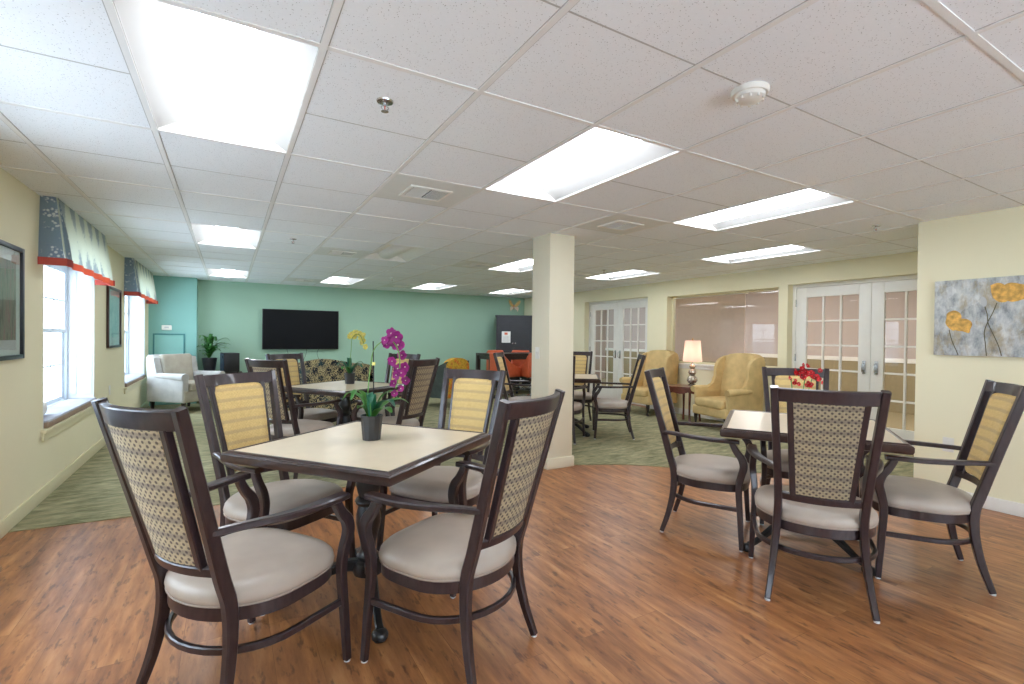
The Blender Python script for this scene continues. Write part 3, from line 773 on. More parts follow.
TB=[(.610,2.475,R(38),'square beige-topped table with dark edge holding the magenta orchid, nearest the camera'),
(3.16,1.75,R(32.5),'square beige-topped table with dark edge holding the red flowers'),
(1.05,5.29,R(34),'square beige-topped table with dark edge holding the yellow orchid, before the sofa'),
(3.99,5.42,R(52),'beige-topped table mostly hidden by the pillar, on the green carpet')]
for k,(x,y,a,lab) in enumerate(TB):
    z=.006 if y>4.3 else 0
    if k==0: T0.location=(x,y,z); T0.rotation_euler=(0,0,a); T0['label']=lab
    else: dup(T0,(x,y,z),a,lab)

# ------------------------------------------------------------------ plants
def pot(root,r0,r1,h,facet=12):
    bm=lathe(new(),[(0,r0),(h*.93,r1*.98),(h,r1),(h,r1*.9),(h*.86,r1*.86)],facet); P=obj('pot',bm,'pot',root,smooth=20)
    obj('bark',lathe(new(),[(h*.8,r1*.8),(h*.90,r1*.86),(h*.93,r1*.5)],16),'soil',root)
def leafm(bm,pts,w,fold=.25):
    P=crv(pts,5); n=len(P)
    rows=[]
    for i,p in enumerate(P):
        t=i/(n-1); T=(P[min(i+1,n-1)]-P[max(i-1,0)]).normalized(); S=T.cross(Vector((0,0,1)))
        if S.length<.05: S=Vector((1,0,0))
        S.normalize(); U=S.cross(T); ww=w*math.sin(PI*(.12+.86*t))**.7
        rows.append([bm.verts.new(p+S*ww*s+U*abs(s)*ww*fold) for s in (-1,-.5,0,.5,1)])
    for a,b in zip(rows,rows[1:]):
        for k in range(4): bm.faces.new((a[k],a[k+1],b[k+1],b[k]))
    return bm
def leaves(root,specs,mats,z0,zb=0):
    for k,(a,l,up,w) in enumerate(specs):
        c,s=math.cos(a),math.sin(a)
        bm=leafm(new(),[(.01*c,.01*s,z0),(.35*l*c,.35*l*s,z0+up*.75),(.75*l*c,.75*l*s,z0+up),(l*c,l*s,z0+up*.72)],w)
        bmesh.ops.solidify(bm,geom=bm.faces[:],thickness=.0015)
        obj('leaf',bm,mats[k%len(mats)],root,smooth=60)
def blossom(root,c,nrm,r,mat,np_=5):
    """orchid-like bloom: petals around a pale throat"""
    nrm=Vector(nrm).normalized(); q=nrm.to_track_quat('Z','Y').to_matrix()
    bm=new()
    for k in range(np_):
        a=2*PI*k/np_+random.uniform(-.1,.1); rr=r*random.uniform(.85,1.05); wd=.42 if k%2 else .55
        ring=[]
        for j in range(9):
            b=2*PI*j/9; ring.append(Vector((rr*(.52+.48*math.cos(b)),rr*wd*math.sin(b),rr*.16*(math.cos(b)+1)**2*.35)))
        cv=bm.verts.new(Vector(c)+q@(Matrix.Rotation(a,3,'Z')@Vector((rr*.5,0,rr*.02))))
        vs=[bm.verts.new(Vector(c)+q@(Matrix.Rotation(a,3,'Z')@v)) for v in ring]
        for j in range(9): bm.faces.new((cv,vs[j],vs[(j+1)%9]))
    bmesh.ops.solidify(bm,geom=bm.faces[:],thickness=.001)
    f=obj('flower',bm,mat,root,smooth=60)
    bm=new(); bmesh.ops.create_icosphere(bm,subdivisions=1,radius=r*.12,matrix=Matrix.Translation(Vector(c)+nrm*r*.12)); obj('throat',bm,'pale',f)
# image-right direction in the room, for stems that arch across the view
RT=Vector((math.cos(.5245),-math.sin(.5245),0)); FW=Vector((math.sin(.5245),math.cos(.5245),0))
def loc(a,b,z): return RT*a+FW*b+Vector((0,0,z))
# magenta orchid on near table
o1=thing('potted_orchid','magenta orchid in a black ribbed pot on the nearest table','plant',(.631,2.508,.7585))
pot(o1,.045,.057,.124,12)
leaves(o1,[(2.6,.15,.13,.028),(.1,.20,.09,.026),(1.5,.13,.12,.024),(3.6,.13,.15,.024),(5.2,.14,.06,.030),(4.4,.12,.13,.024),(-.5,.13,.14,.022),(2.1,.1,.06,.026),(-1.0,.15,.10,.026)],['leaf','leaf','leaf2'],.105)
obj('stake',sweep(new(),[loc(.011,0,.09),loc(.004,0,.50)],.006,.006,(1,0,0),rnd=True),'black',o1)
st=crv([loc(-.024,0,.10),loc(-.02,.0,.25),loc(-.006,0,.39),loc(.008,0,.455),loc(.04,0,.492),loc(.085,0,.51),loc(.125,0,.47),loc(.14,0,.40),loc(.135,0,.32),loc(.12,0,.26)],5)
obj('flower_stem',sweep(new(),st,.006,.006,(.3,.9,.1),rnd=True),'stem',o1)
obj('stake_clip',lathe(new(),[(-.008,.008),(.008,.008)],10,tuple(loc(.008,0,.385))),'yellowp',o1)
for a,z,r in ((.065,.505,.026),(.094,.54,.036),(.122,.522,.036),(.13,.482,.038),(.10,.50,.030),(.072,.482,.024),(.106,.40,.028),(.146,.428,.028),(.167,.371,.028),(.127,.36,.03),(.128,.33,.026),(.107,.285,.024),(.147,.26,.022),(.15,.34,.028),(.115,.235,.02),(.166,.30,.024)):
    blossom(o1,loc(a,random.uniform(-.02,.02),z),loc(random.uniform(-.5,.5),-1,random.uniform(-.2,.4)),r,'magenta')
# yellow orchid
o2=thing('potted_orchid','yellow orchid in a black pot on the table before the sofa','plant',(1.13,5.44,.7645))
pot(o2,.048,.058,.115,4*4)
leaves(o2,[(2.4,.15,.12,.030),(.4,.16,.10,.030),(1.5,.12,.17,.024),(3.9,.14,.08,.030),(5.4,.16,.10,.028),(-.4,.15,.13,.024),(2.9,.12,.14,.024)],['leaf2','leafd'],.105)
st=crv([loc(.0,0,.10),loc(.0,0,.24),loc(.012,0,.36),loc(.02,0,.48),loc(.06,0,.53),loc(.11,0,.52),loc(.15,0,.43)],5)
obj('flower_stem',sweep(new(),st,.006,.006,(.3,.9,.1),rnd=True),'stem',o2)
for a,z,r in ((.017,.53,.036),(.06,.55,.04),(-.01,.51,.034),(.04,.505,.034),(.115,.50,.038),(.10,.54,.034),(.137,.466,.034),(.12,.44,.026),(.17,.40,.034),(.147,.53,.028)):
    blossom(o2,loc(a,random.uniform(-.02,.02),z),loc(random.uniform(-.4,.4),-1,random.uniform(-.1,.3)),r,'yellowp')
# red flowers
o3=thing('potted_red_flowers','small red flowers in a black pot on the table nearest the poppy canvas','plant',(3.17,1.80,.7585))
pot(o3,.035,.048,.10,12)
leaves(o3,[(1.2,.1,.07,.02),(3.0,.1,.06,.02),(4.6,.1,.07,.018),(5.8,.1,.05,.02)],['leaf','leafd'],.09)
for a in (-.03,.06,.03): obj('flower_stem',sweep(new(),crv([loc(a*.3,0,.09),loc(a,0,.18),loc(a*1.5,0,.28)],4),.006,.006,(.3,.9,.1),rnd=True),'leafd',o3)
random.seed(3)
for k in range(36):
    a=.045+random.gauss(0,.05); z=.31+random.gauss(0,.026)+(.022 if abs(a-.05)<.03 else 0); 
    if k>29: a,z=.055+random.gauss(0,.016),.235+random.random()*.03
    blossom(o3,loc(a,random.uniform(-.05,.03),z),loc(random.uniform(-.6,.6),-1,random.uniform(-.3,.6)),random.uniform(.013,.019),'red',5)
# leafy plant behind the armchair
o4=thing('potted_plant','leafy green potted plant beside the black subwoofer','plant',(-.31,10.60,.57))
pot(o4,.085,.125,.27,20)
random.seed(5)
for k in range(46):
    a=random.uniform(0,2*PI); l=random.uniform(.16,.36); up=random.uniform(.05,.30); z0=.26+random.uniform(0,.18)
    c,s=math.cos(a),math.sin(a)
    if s>0: l*=.6
    if c<0: l*=.7
    bm=leafm(new(),[(.02*c,.02*s,z0),(.4*l*c,.4*l*s,z0+up*.8),(.8*l*c,.8*l*s,z0+up),(l*c,l*s,z0+up*.8)],.03); bmesh.ops.solidify(bm,geom=bm.faces[:],thickness=.001)
    obj('leaf',bm,'leafd' if k%3 else 'leaf',o4,smooth=60)
# stand + subwoofer
q=thing('side_table','low black stand carrying the subwoofer and leafy plant','table',(-.12,10.60,.006))
obj('table_top',B(-.34,.34,-.20,.18,.535,.562,r=.004),'black',q); 
obj('shelf',B(-.31,.31,-.17,.16,.2,.22,r=.004),'black',q)
for sx in (-.31,.285):
    for sy in (-.18,.14): obj('leg',B(sx,sx+.025,sy,sy+.025,0,.535),'black',q)
q=thing('subwoofer','black box subwoofer on the low black stand','speaker',(.015,10.54,.569),R(12))
bm=new(); box(bm,-.13,.13,-.15,.15,.012,.365,r=.008); obj('cabinet',bm,'black',q)
bm=new(); box(bm,-.133,-.1305,-.14,.14,.02,.355); obj('side_panel',bm,'subblue',q)
bm=lathe(new(),[(0,.03),(.004,.03)],20); bmesh.ops.rotate(bm,cent=(0,0,0),matrix=Matrix.Rotation(R(-90),3,'Y'),verts=bm.verts); bmesh.ops.translate(bm,vec=(-.134,-.06,.29),verts=bm.verts); obj('port',bm,'iron',q)
for a in (-.11,.09):
    for b in (-.13,.11): obj('foot',B(a,a+.02,b,b+.02,0,.012),'black',q)

# ------------------------------------------------------------------ upholstered seating
def soft(x0,x1,y0,y1,z0,z1,r,seg=4): return B(x0,x1,y0,y1,z0,z1,r=r,seg=seg)
def turned_leg(root,x,y,h,r=.022,mat='darkleg',caster=False):
    pr=[(0,r*.6),(h*.15,r*.75),(h*.5,r),(h*.85,r*1.15),(h,r*1.25)]
    if caster: pr=[(0,r*.3),(h*.04,r*.9),(h*.2,r*.95),(h*.27,r*.5),(h*.4,r*.7),(h*.8,r*1.2),(h,r*1.2)]
    return obj('leg',lathe(new(),pr,14,(x,y,0)),mat,root)
def wing_chair(label,locn,rz):
    r=thing('wing_chair',label,'armchair',locn,rz,'mustard wing chairs by the interior window')
    # local: +y front
    bm=new(); box(bm,-.33,.33,-.30,.33,.20,.34,r=.03,seg=3); obj('seat_base',bm,'wing',r)
    bm=new(); box(bm,-.265,.265,-.20,.35,.33,.46,r=.045,seg=5); obj('seat_cushion',bm,'wing',r,smooth=60)
    # curved, raked back with rounded crest
    def back(u,v,front):
        z=.30+.80*v; x=(2*u-1)*(.30-.03*(1-v)); top=.04*(1-(2*u-1)**2)*v**3
        y=-.235-.10*v + (.06 if front else -.05) - .03*(0 if front else 1)*v
        y+=.025*(2*u-1)**2*(1 if front else 0)+.02*math.sin(PI*v)*front
        edge=1-max(0,abs(2*u-1)-.9)/.1*.4
        return Vector((x,y,z+top-.04*max(0,abs(2*u-1)-.75)**1*4*v**4))
    bm=new(); V1=grid(bm,lambda u,v:back(u,v,1),12,12); V2=grid(bm,lambda u,v:back(u,v,0),12,12)
    rim=[(0,i) for i in range(12)]+[(j,12) for j in range(12)]+[(12,i) for i in range(12,0,-1)]+[(j,0) for j in range(12,0,-1)]
    for k in range(len(rim)):
        a,b=rim[k],rim[(k+1)%len(rim)]; bm.faces.new((V1[a[0]][a[1]],V1[b[0]][b[1]],V2[b[0]][b[1]],V2[a[0]][a[1]]))
    bmesh.ops.bevel(bm,geom=[e for e in bm.edges if e.calc_face_angle(0)>R(50)],offset=.022,segments=3,profile=.6,affect='EDGES')
    obj('backrest',bm,'wing',r,smooth=60)
    for s in (-1,1):
        # outer side with wing and arm in one outline, then a rolled arm
        prof=[(-.37,.20),(.28,.20),(.30,.55),(.24,.60),(.02,.615),(-.07,.70),(-.08,.86),(-.10,.98),(-.20,1.06),(-.36,1.09),(-.385,.9),(-.35,.5)]
        prof=[(p.x,p.y) for p in crv([(a,b,0) for a,b in prof[:2]],1)]+[(p.x,p.y) for p in crv([(a,b,0) for a,b in prof[2:]],4)]
        bm=new(); a,b=sorted((s*.275,s*.335)); prism(bm,prof,a,b,'x',r=.022,seg=3); obj('wing',bm,'wing',r,smooth=60)
        bm=new(); sweep(bm,[(s*.325,-.12,.585),(s*.33,.05,.585),(s*.335,.28,.58),(s*.335,.315,.575)],[.09,.10,.11,.10],[.07,.09,.11,.10],(1,0,0),rnd=True); obj('armrest',bm,'wing',r,smooth=60)
        turned_leg(r,s*.29,.29,.2,.024,caster=True); turned_leg(r,s*.28,-.27,.2,.02)
    return r
wc=wing_chair('mustard wing chair beside the lamp table on its far french door side',(6.26,6.12,.006),R(181)-PI/2); wc.scale=(.97,1,.95)
w2=dup(wc,(6.21,4.55,.006),R(172)-PI/2,'mustard wing chair in front of the interior window, nearest the red flower table')
# half-moon lamp table
q=thing('side_table','small mahogany lamp table with scalloped apron between the wing chairs','table',(6.16,5.23,.006),R(50.05-90))
def ell(r1,r2,n=36): return [(r1*math.cos(2*PI*k/n),r2*math.sin(2*PI*k/n)) for k in range(n)]
bm=new(); prism(bm,ell(.33,.24),.532,.555,'z',r=.006); obj('table_top',bm,'mahog',q)
bm=new(); n=48
rg=[]
for k in range(n):
    a=2*PI*k/n; x,y=.305*math.cos(a),.215*math.sin(a); d=.062+.026*abs(math.sin(a*4)); rg.append((x,y,d))
for sc_ in (1,):
    T=[bm.verts.new((x,y,.532)) for x,y,d in rg]; Bt=[bm.verts.new((x,y,.532-d)) for x,y,d in rg]
    Ti=[bm.verts.new((x*.93,y*.93,.532)) for x,y,d in rg]; Bi=[bm.verts.new((x*.93,y*.93,.532-d)) for x,y,d in rg]
    for k in range(n):
        j=(k+1)%n
        for a,b in ((T,Bt),(Bt,Bi),(Bi,Ti),(Ti,T)): bm.faces.new((a[k],a[j],b[j],b[k]))
obj('apron',bm,'mahog',q)
for x,y in ((-.22,.08),(.22,.08),(.03,-.175),(0,.16)):
    bm=sweep(new(),crv([(x,y,.53),(x*1.03,y*1.03,.42),(x*.98,y*.98,.2),(x*1.08,y*1.08,0)],4),[.04,.036,.026,.034],[.04,.036,.026,.034],(1,0,0),ch=.4); obj('leg',bm,'mahog',q)
q=thing('table_lamp','lit table lamp with stacked mercury glass balls and cream shade','lamp',(6.27,5.20,.563))
obj('base',lathe(new(),[(0,.062),(.012,.064),(.02,.05),(.028,.03)],24),'mercury',q)
obj('body',lathe(new(),[(.025,.03),(.045,.062),(.085,.082),(.125,.070),(.155,.036),(.175,.050),(.205,.064),(.235,.052),(.258,.028),(.275,.042),(.30,.048),(.322,.036),(.335,.014),(.37,.01)],24),'mercury',q)
bm=new(); seg=40
lathe(bm,[(.375,.145),(.70,.115)],seg,cap=False); bmesh.ops.solidify(bm,geom=bm.faces[:],thickness=.003); obj('lamp_shade',bm,'shade',q)
obj('finial',lathe(new(),[(.69,.004),(.71,.006),(.725,.012),(.738,.003)],10),'gold',q)
bm=new()
for a in (0,PI/2): sweep(bm,[(-.114*math.cos(a),-.114*math.sin(a),.695),(.114*math.cos(a),.114*math.sin(a),.695)],.004,.004,(0,0,1))
sweep(bm,[(0,0,.36),(0,0,.70)],.008,.008,(1,0,0)); obj('harp',bm,'gold',q)
ld=bpy.data.lights.new('lamp_bulb','POINT'); ld.energy=1.0; ld.color=(1,.9,.8); ld.shadow_soft_size=.03
lo=bpy.data.objects.new('lamp_bulb',ld); COL.objects.link(lo); lo.parent=q; lo.location=(0,0,.53)

# grey armchair near window
q=thing('armchair','pale grey upholstered armchair by the teal wall and far window','armchair',(-.60,9.80,.006),R(-45)-PI/2)
bm=new(); box(bm,-.37,.37,-.34,.36,.17,.36,r=.025,seg=3); obj('seat_base',bm,'greyin',q)
bm=new(); box(bm,-.27,.27,-.22,.38,.35,.48,r=.04,seg=4); obj('seat_cushion',bm,'greyin',q,smooth=60)
bm=new(); prism(bm,[(-.42,.25),(-.26,.25),(-.24,.5),(-.30,.90),(-.34,.93),(-.42,.92),(-.46,.88)],-.36,.36,'x',r=.03,seg=3); obj('backrest',bm,'greyup',q,smooth=50)
bm=new(); prism(bm,[(-.25,.44),(-.15,.44),(-.20,.90),(-.24,.93),(-.31,.90)],-.27,.27,'x',r=.035,seg=4); obj('back_cushion',bm,'greyin',q,smooth=50)
for s in (-1,1):
    a,b=sorted((s*.28,s*.385)); bm=new(); prism(bm,[(-.40,.17),(.34,.17),(.35,.55),(-.20,.58),(-.24,.88),(-.40,.90)],a,b,'x',r=.02,seg=3); obj('side_panel',bm,'greyup',q,smooth=50)
    bm=new(); sweep(bm,[(s*.345,-.24,.59),(s*.35,.0,.585),(s*.355,.36,.575)],[.10,.12,.14],[.09,.10,.13],(1,0,0),rnd=True); obj('armrest',bm,'greyup',q,smooth=60)
    for y in (-.34,.30):
        obj('leg',sweep(new(),[(s*.33,y,0),(s*.33,y,.18)],[.03,.055],[.03,.055],(1,0,0)),'darkleg',q)

# damask loveseat, back to the camera
q=thing('loveseat','black and cream damask loveseat with camel back, facing the television','sofa',(1.20,7.90,.006))
def camel(u): return .845+.085*math.exp(-((u-.5)/.24)**2)
n=24; W=.72
poly=[(-W,.12)]+[(-W+2*W*k/n,camel(k/n)-.03*max(0,abs(2*k/n-1)-.85)/.15) for k in range(n+1)]+[(W,.12)]
bm=new(); prism(bm,poly,-.42,-.26,'y',r=.03,seg=3); obj('backrest',bm,'damask',q,smooth=50)
bm=new(); box(bm,-W+.06,W-.06,-.28,.36,.12,.34,r=.02); obj('seat_base',bm,'damask',q)
for s in (0,1):
    bm=new(); x0=-W+.14+s*(W-.14); box(bm,x0,x0+W-.15,-.25,.40,.34,.46,r=.04,seg=4); obj('seat_cushion',bm,'damask',q,smooth=60)
for s in (-1,1):
    a,b=sorted((s*(W-.13),s*W)); bm=new(); prism(bm,[(-.42,.12),(.36,.12),(.36,.55),(.30,.60),(-.25,.62),(-.42,.70)],a,b,'x',r=.03,seg=3); obj('armrest',bm,'damask',q,smooth=50)
    for y in (-.38,.30): obj('leg',sweep(new(),[(s*(W-.06),y,0),(s*(W-.06),y,.13)],[.03,.05],[.03,.05],(1,0,0)),'darkleg',q)

# floral/charcoal chair facing the television
q=thing('accent_chair','charcoal sided chair with yellow floral back on the carpet before the teal wall','armchair',(3.46,8.52,.006),R(118)-PI/2)
n=16
poly=[(-.31,.17),(-.34,.60)]+[(-.33+.66*k/n,.78+.11*math.sin(PI*k/n)**.7) for k in range(n+1)]+[(.34,.60),(.31,.17)]
bm=new(); prism(bm,poly,-.36,-.24,'y',r=.03,seg=3); obj('backrest',bm,'floral',q,smooth=50)
bm=new(); box(bm,-.28,.28,-.25,.32,.17,.33,r=.02); obj('seat_base',bm,'charup',q)
bm=new(); box(bm,-.27,.27,-.24,.34,.33,.45,r=.04,seg=4); obj('seat_cushion',bm,'floral',q,smooth=60)
for s in (-1,1):
    a,b=sorted((s*.26,s*.345)); bm=new(); pf=[(-.34,.17),(.32,.17),(.31,.5),(.2,.58),(0,.66),(-.2,.76),(-.34,.83)]
    prism(bm,pf,a,b,'x',r=.02,seg=3); obj('armrest',bm,'charup',q,smooth=50)
    for y in (-.3,.26): obj('leg',sweep(new(),[(s*.29,y,0),(s*.29,y,.18)],[.028,.045],[.028,.045],(1,0,0)),'darkleg',q)

# ------------------------------------------------------------------ desk, orange chairs, armoire
q=thing('work_table','tall dark walnut table in front of the black armoire','table',(5.42,9.30,.006))
bm=new(); box(bm,-.75,.75,-.35,.35,.88,.93,r=.005); obj('table_top',bm,'desk',q)
bm=new(); 
for a in ((-.7,.7,-.31,-.29),(-.7,.7,.29,.31),(-.71,-.69,-.31,.31),(.69,.71,-.31,.31)): box(bm,a[0],a[1],a[2],a[3],.80,.88)
obj('apron',bm,'desk',q,smooth=0)
for sx in (-.75,.67):
    for sy in (-.35,.27): bm=new(); box(bm,sx,sx+.08,sy,sy+.08,0,.88,r=.003); obj('leg',bm,'desk',q)
def orange_chair(label,locn,rz):
    r=thing('swivel_chair',label,'chair',locn,rz,'orange swivel chairs at the tall table')
    bm=new(); box(bm,-.20,.20,-.22,.26,.47,.56,r=.035,seg=4); obj('seat',bm,'orange',r,smooth=60)
    bm=new(); prism(bm,[(-.27,.52),(-.19,.52),(-.22,.75),(-.25,.95),(-.29,.97),(-.33,.94),(-.30,.70)],-.20,.20,'x',r=.02,seg=3); obj('backrest',bm,'orange',r,smooth=50)
    for s in (-1,1):
        a,b=sorted((s*.19,s*.23)); bm=new(); prism(bm,[(-.30,.50),(.20,.50),(.16,.66),(-.10,.74),(-.29,.93)],a,b,'x',r=.015,seg=2); obj('armrest',bm,'orange',r,smooth=50)
    obj('seat_plate',B(-.18,.18,-.16,.18,.44,.47),'black',r,smooth=0)
    obj('gas_column',lathe(new(),[(.10,.03),(.28,.03),(.28,.018),(.45,.018)],14),'chrome',r)
    bm=new(); lathe(bm,[(.07,.05),(.12,.04)],14)
    for k in range(5):
        a=2*PI*k/5; sweep(bm,[(.03*math.cos(a),.03*math.sin(a),.10),(.28*math.cos(a),.28*math.sin(a),.07)],[.05,.03],[.035,.02],(-math.sin(a),math.cos(a),0))
    obj('star_base',bm,'chrome',r)
    for k in range(5):
        a=2*PI*k/5; bm=new(); bmesh.ops.create_uvsphere(bm,u_segments=12,v_segments=8,radius=.03,matrix=Matrix.Translation((.28*math.cos(a),.28*math.sin(a),.031))); obj('caster',bm,'black',r)
    bm=new(); sweep(bm,[(.2*math.cos(2*PI*k/20),.2*math.sin(2*PI*k/20),.27) for k in range(20)],.014,.014,(0,0,1),closed=True,rnd=True)
    for a in (0,PI/2): sweep(bm,[(-.2*math.cos(a),-.2*math.sin(a),.27),(.2*math.cos(a),.2*math.sin(a),.27)],.01,.01,(0,0,1))
    obj('foot_ring',bm,'chrome',r)
    return r
oc=orange_chair('orange leather swivel chair with its back to the camera, closest to the pillar',(5.39,8.50,.006),R(84)-PI/2)
for x,y,a,l in ((4.96,8.74,10,'orange leather swivel chair behind the edge-on yellow strip chair, near side of the tall table'),(5.40,9.84,-92,'orange leather swivel chair beyond the tall table, below the posted notice'),(5.84,9.68,-120,'orange leather swivel chair beyond the tall table, its top edge beside the pillar')): dup(oc,(x,y,.006),R(a)-PI/2,l)
q=thing('armoire','tall black two-door armoire with a paper notice on one door','cabinet',(6.06,10.38,.006),R(-30))
bm=new(); box(bm,-.43,.43,-.26,.27,.06,1.77); obj('body',bm,'armoire',q,smooth=0)
bm=new(); box(bm,-.455,.455,-.285,.28,1.77,1.805,r=.008); obj('cornice',bm,'armoire',q)
bm=new(); box(bm,-.44,.44,-.27,.27,0,.06,r=.004); obj('plinth',bm,'armoire',q)
for s in (-1,1):
    a,b=sorted((s*.003,s*.425)); bm=new(); box(bm,a,b,-.282,-.262,.075,1.755,r=.002)
    for u,v in ((a,a+.06),(b-.06,b)): box(bm,u,v,-.29,-.283,.075,1.755)
    box(bm,a+.06,b-.06,-.29,-.283,.075,.15); box(bm,a+.06,b-.06,-.29,-.283,1.68,1.755)
    for k in range(6): x=a+.08+k*(b-a-.16)/5; box(bm,x-.002,x+.002,-.285,-.2815,.16,1.67)
    d=obj('door',bm,'armoire',q,smooth=0)
    bm=lathe(new(),[(0,.008),(.012,.008),(.016,.018),(.026,.016),(.03,.006)],14); bmesh.ops.rotate(bm,cent=(0,0,0),matrix=Matrix.Rotation(R(90),3,'X'),verts=bm.verts); bmesh.ops.translate(bm,vec=(s*.033,-.29,1.13),verts=bm.verts); obj('knob',bm,'chrome',d)
q=thing('paper_notice','white sheet of paper posted on the armoire door','notice',(6.06-.19*math.cos(R(-30))+.2915*math.sin(R(-30)),10.38-.19*math.sin(R(-30))-.2915*math.cos(R(-30)),1.15),R(-30))
obj('sheet',B(-.105,.105,-.002,-.001,0,.27),'paper',q,smooth=0); obj('printed_picture',B(-.04,.035,-.0026,-.0021,.19,.245),'coral',q,smooth=0)
bm=new()
for k in range(7): box(bm,-.075,.06+.01*(k%2),-.0026,-.0021,.03+k*.02,.035+k*.02)
obj('printed_line',bm,'reveal',q,smooth=0)
# television
q=thing('tv_screen','large flat black television mounted on the teal wall','television',(1.295,YF,1.39))
bm=new(); box(bm,-.725,.725,-.075,-.03,-.405,.405,r=.004); obj('bezel',bm,'black',q); obj('screen',B(-.712,.712,-.0765,-.0752,-.39,.395),'screen',q,smooth=0)
obj('wall_bracket',B(-.25,.25,-.03,-.0005,-.2,.2),'black',q,smooth=0)
for x0,x1,z in ((-.28,-.30,-.62),(.10,.02,-.70),(.34,.36,-.66)):
    obj('cable',sweep(new(),crv([(x0,-.02,-.39),(x0*.9,-.016,-.5),(x1,-.012,z)],4),.007,.007,(0,1,0),rnd=True),'desk',q)
# butterfly
q=thing('butterfly_ornament','gold and cream butterfly ornament on the teal wall above the armoire','wall decoration',(6.36,YF,2.085))
for s in (-1,1):
    up=[(.012,.0),(.05,.06),(.12,.14),(.17,.15),(.175,.10),(.14,.04),(.10,.0),(.05,-.02)]
    lo_=[(.012,-.01),(.05,-.03),(.10,-.01),(.13,-.04),(.125,-.09),(.10,-.14),(.085,-.10),(.06,-.09),(.03,-.06)]
    for nm,pg,mt in (('upper_wing',up,'bfly'),('lower_wing',lo_,'pale')):
        pts=[(p.x,p.y) for p in crv([(a*s,b,0) for a,b in pg+[pg[0]]],4)][:-1]
        bm=new(); prism(bm,pts,-.035,-.028,'y'); bmesh.ops.rotate(bm,cent=(0,-.03,0),matrix=Matrix.Rotation(R(-14*s),3,'Z'),verts=bm.verts); obj(nm,bm,mt,q)
obj('body',sweep(new(),[(0,-.03,.05),(0,-.034,0),(0,-.03,-.1)],[.012,.024,.01],[.012,.02,.01],(1,0,0),rnd=True),'coral',q)
obj('hook',B(-.006,.006,-.028,-.0005,-.01,.01),'gold',q,smooth=0)
# thermostat, teal access panel, switch, outlets
q=thing('thermostat','small white thermostat on the teal chimney breast','thermostat',(-.965,10.65,1.385))
bm=new(); box(bm,-.075,.075,-.03,-.0005,-.045,.045,r=.014,seg=3); obj('case',bm,'whitep',q); obj('display',B(-.03,.035,-.0315,-.0305,-.01,.018),'reveal',q,smooth=0)
f=new()
for a in ((-1.165,-1.14,.75,1.28),(-.715,-.69,.75,1.28),(-1.14,-.715,1.255,1.28),(-1.14,-.715,.75,.775)): box(f,a[0],a[1],10.635,10.6495,a[2],a[3],r=.003)
tr=obj('trim_3',f,'teald',kind='structure'); obj('panel',B(-1.14,-.715,10.642,10.6495,.775,1.255),'teal2',tr,smooth=0)
def plate(name,label,cat,locn,rz,two=False):
    q=thing(name,label,cat,locn,rz)
    bm=new(); box(bm,-.036,.036,-.006,-.0004,-.058,.058,r=.002); obj('cover_plate',bm,'whitep',q)
    if name=='light_switch': obj('toggle',B(-.006,.006,-.016,-.006,-.012,.012),'whitep',q,smooth=0)
    else:
        for z in (-.026,.012): obj('socket',B(-.016,.016,-.008,-.006,z,z+.024),'whitep',q,smooth=0)
plate('light_switch','white light switch on the shaded side of the pillar','switch',(2.69,4.13,1.13),R(-90))
plate('power_outlet','wall outlet on the cream wall below the small framed print','outlet',(XL,7.42,.60),R(90))
plate('power_outlet','wall outlet on the cream wall behind the armchair under the poppy canvas','outlet',(XR,1.66,.45),R(-90))
# poppy canvas: painted canvas on stretcher
q=thing('poppy_canvas','unframed canvas painting of golden poppies on grey, on the near cream wall','painting',(XR,1.757,1.18))
HC=.605; LC=.98
obj('canvas',B(-.036,-.001,-LC,0,0,HC,r=.002),'canvas',q)
def blob(pts,mat,x=-.0364,nm='painted_petal'):
    P=[(p.x,p.y) for p in crv([(a,b,0) for a,b in pts+[pts[0]]],5)][:-1]
    bm=new(); prism(bm,P,x-.0012,x+.0003,'x'); obj(nm,bm,mat,q,smooth=0)
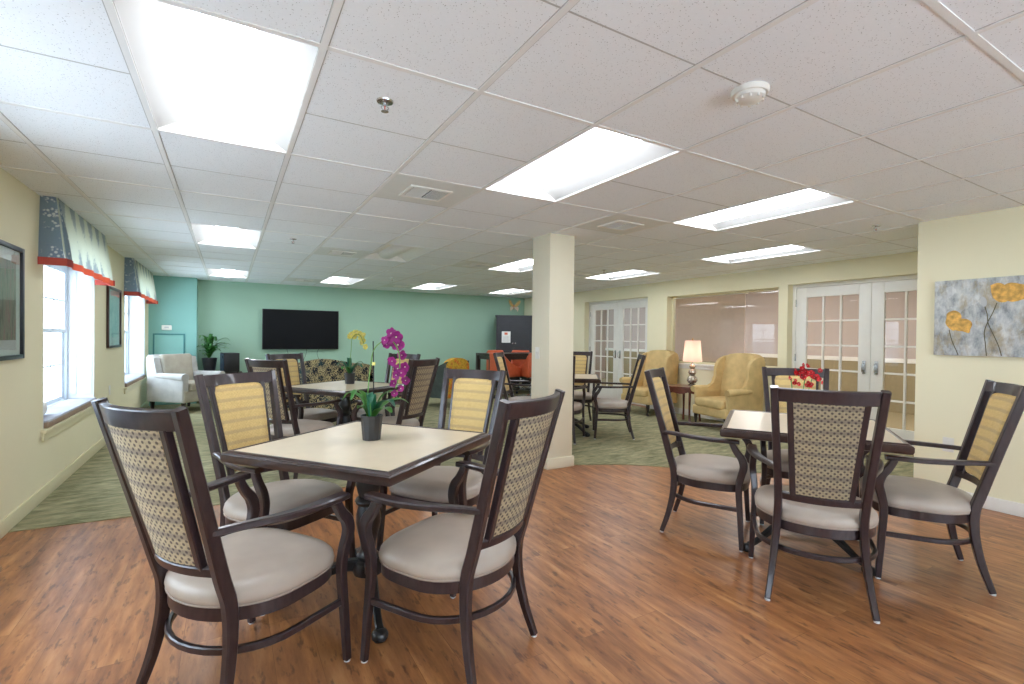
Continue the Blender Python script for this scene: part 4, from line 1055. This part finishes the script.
# the crop covers 0..~.51 m of the canvas width: u = metres from its near-corner edge, v = up
U=lambda px:-(px-100)/547*.515
Vv=lambda py:(590-py)/455*.605
def pol(l): return [(U(a),Vv(b)) for a,b in l]
blob(pol([(185,365),(190,335),(235,318),(275,335),(285,365),(265,395),(240,440),(205,425),(180,395)]),'poppy')
blob(pol([(240,400),(280,370),(330,375),(356,400),(345,430),(335,455),(295,445),(255,440),(235,425)]),'poppy',-.0372)
blob(pol([(463,180),(505,168),(545,180),(560,210),(590,245),(560,278),(510,275),(475,240)]),'poppy')
blob(pol([(530,190),(580,172),(650,185),(700,200),(705,245),(650,270),(590,280),(550,262),(540,225)]),'poppy',-.0372)
blob(pol([(405,250),(420,243),(440,262),(442,290),(428,302),(408,285)]),'reveal',nm='painted_bud')
def stemp(l):
    bm=new(); sweep(bm,[(-.0369,a,b) for a,b in [(p.x,p.y) for p in crv([(U(a),Vv(b),0) for a,b in l],5)]],.006,.0012,(0,1,0)); obj('painted_stem',bm,'poppyd',q,smooth=0)
stemp([(205,435),(225,500),(255,560),(268,588)]); stemp([(432,300),(448,350),(455,400),(490,470),(520,530),(538,585)]); stemp([(505,282),(480,340),(450,395),(432,450),(440,520),(448,588)])
blob(pol([(760,330),(800,310),(850,330),(860,370),(820,400),(775,385)]),'poppy'); stemp([(815,400),(800,480),(820,585)])

# ------------------------------------------------------------------ camera, world, view
cd=bpy.data.cameras.new('Camera'); cam=bpy.data.objects.new('Camera',cd); COL.objects.link(cam); SC.camera=cam
cd.sensor_width=36; cd.lens=489.1*36/1024; cd.clip_start=.05; cd.clip_end=100
yaw,pitch,roll=.5245,-.0101,.0114
fw=Vector((math.sin(yaw)*math.cos(pitch),math.cos(yaw)*math.cos(pitch),math.sin(pitch))); rt=Vector((math.cos(yaw),-math.sin(yaw),0)); up=rt.cross(fw)
r2=rt*math.cos(roll)+up*math.sin(roll); u2=-rt*math.sin(roll)+up*math.cos(roll)
m=Matrix((r2,u2,-fw)).transposed().to_4x4(); m.translation=(0,0,1.287); cam.matrix_world=m
w=bpy.data.worlds.new('World'); SC.world=w; w.use_nodes=True
bg=w.node_tree.nodes.get('Background') or w.node_tree.nodes.new('ShaderNodeBackground')
bg.inputs[0].default_value=(.72,.86,1,1); bg.inputs[1].default_value=4.8
vs=SC.view_settings; vs.view_transform='Standard'; vs.look='None'; vs.exposure=1.25; vs.gamma=1; vs.use_curve_mapping=False
cy=SC.cycles
cy.use_denoising=True; cy.max_bounces=10; cy.diffuse_bounces=6; cy.glossy_bounces=4; cy.transparent_max_bounces=12; cy.sample_clamp_indirect=6; cy.caustics_reflective=False; cy.caustics_refractive=False
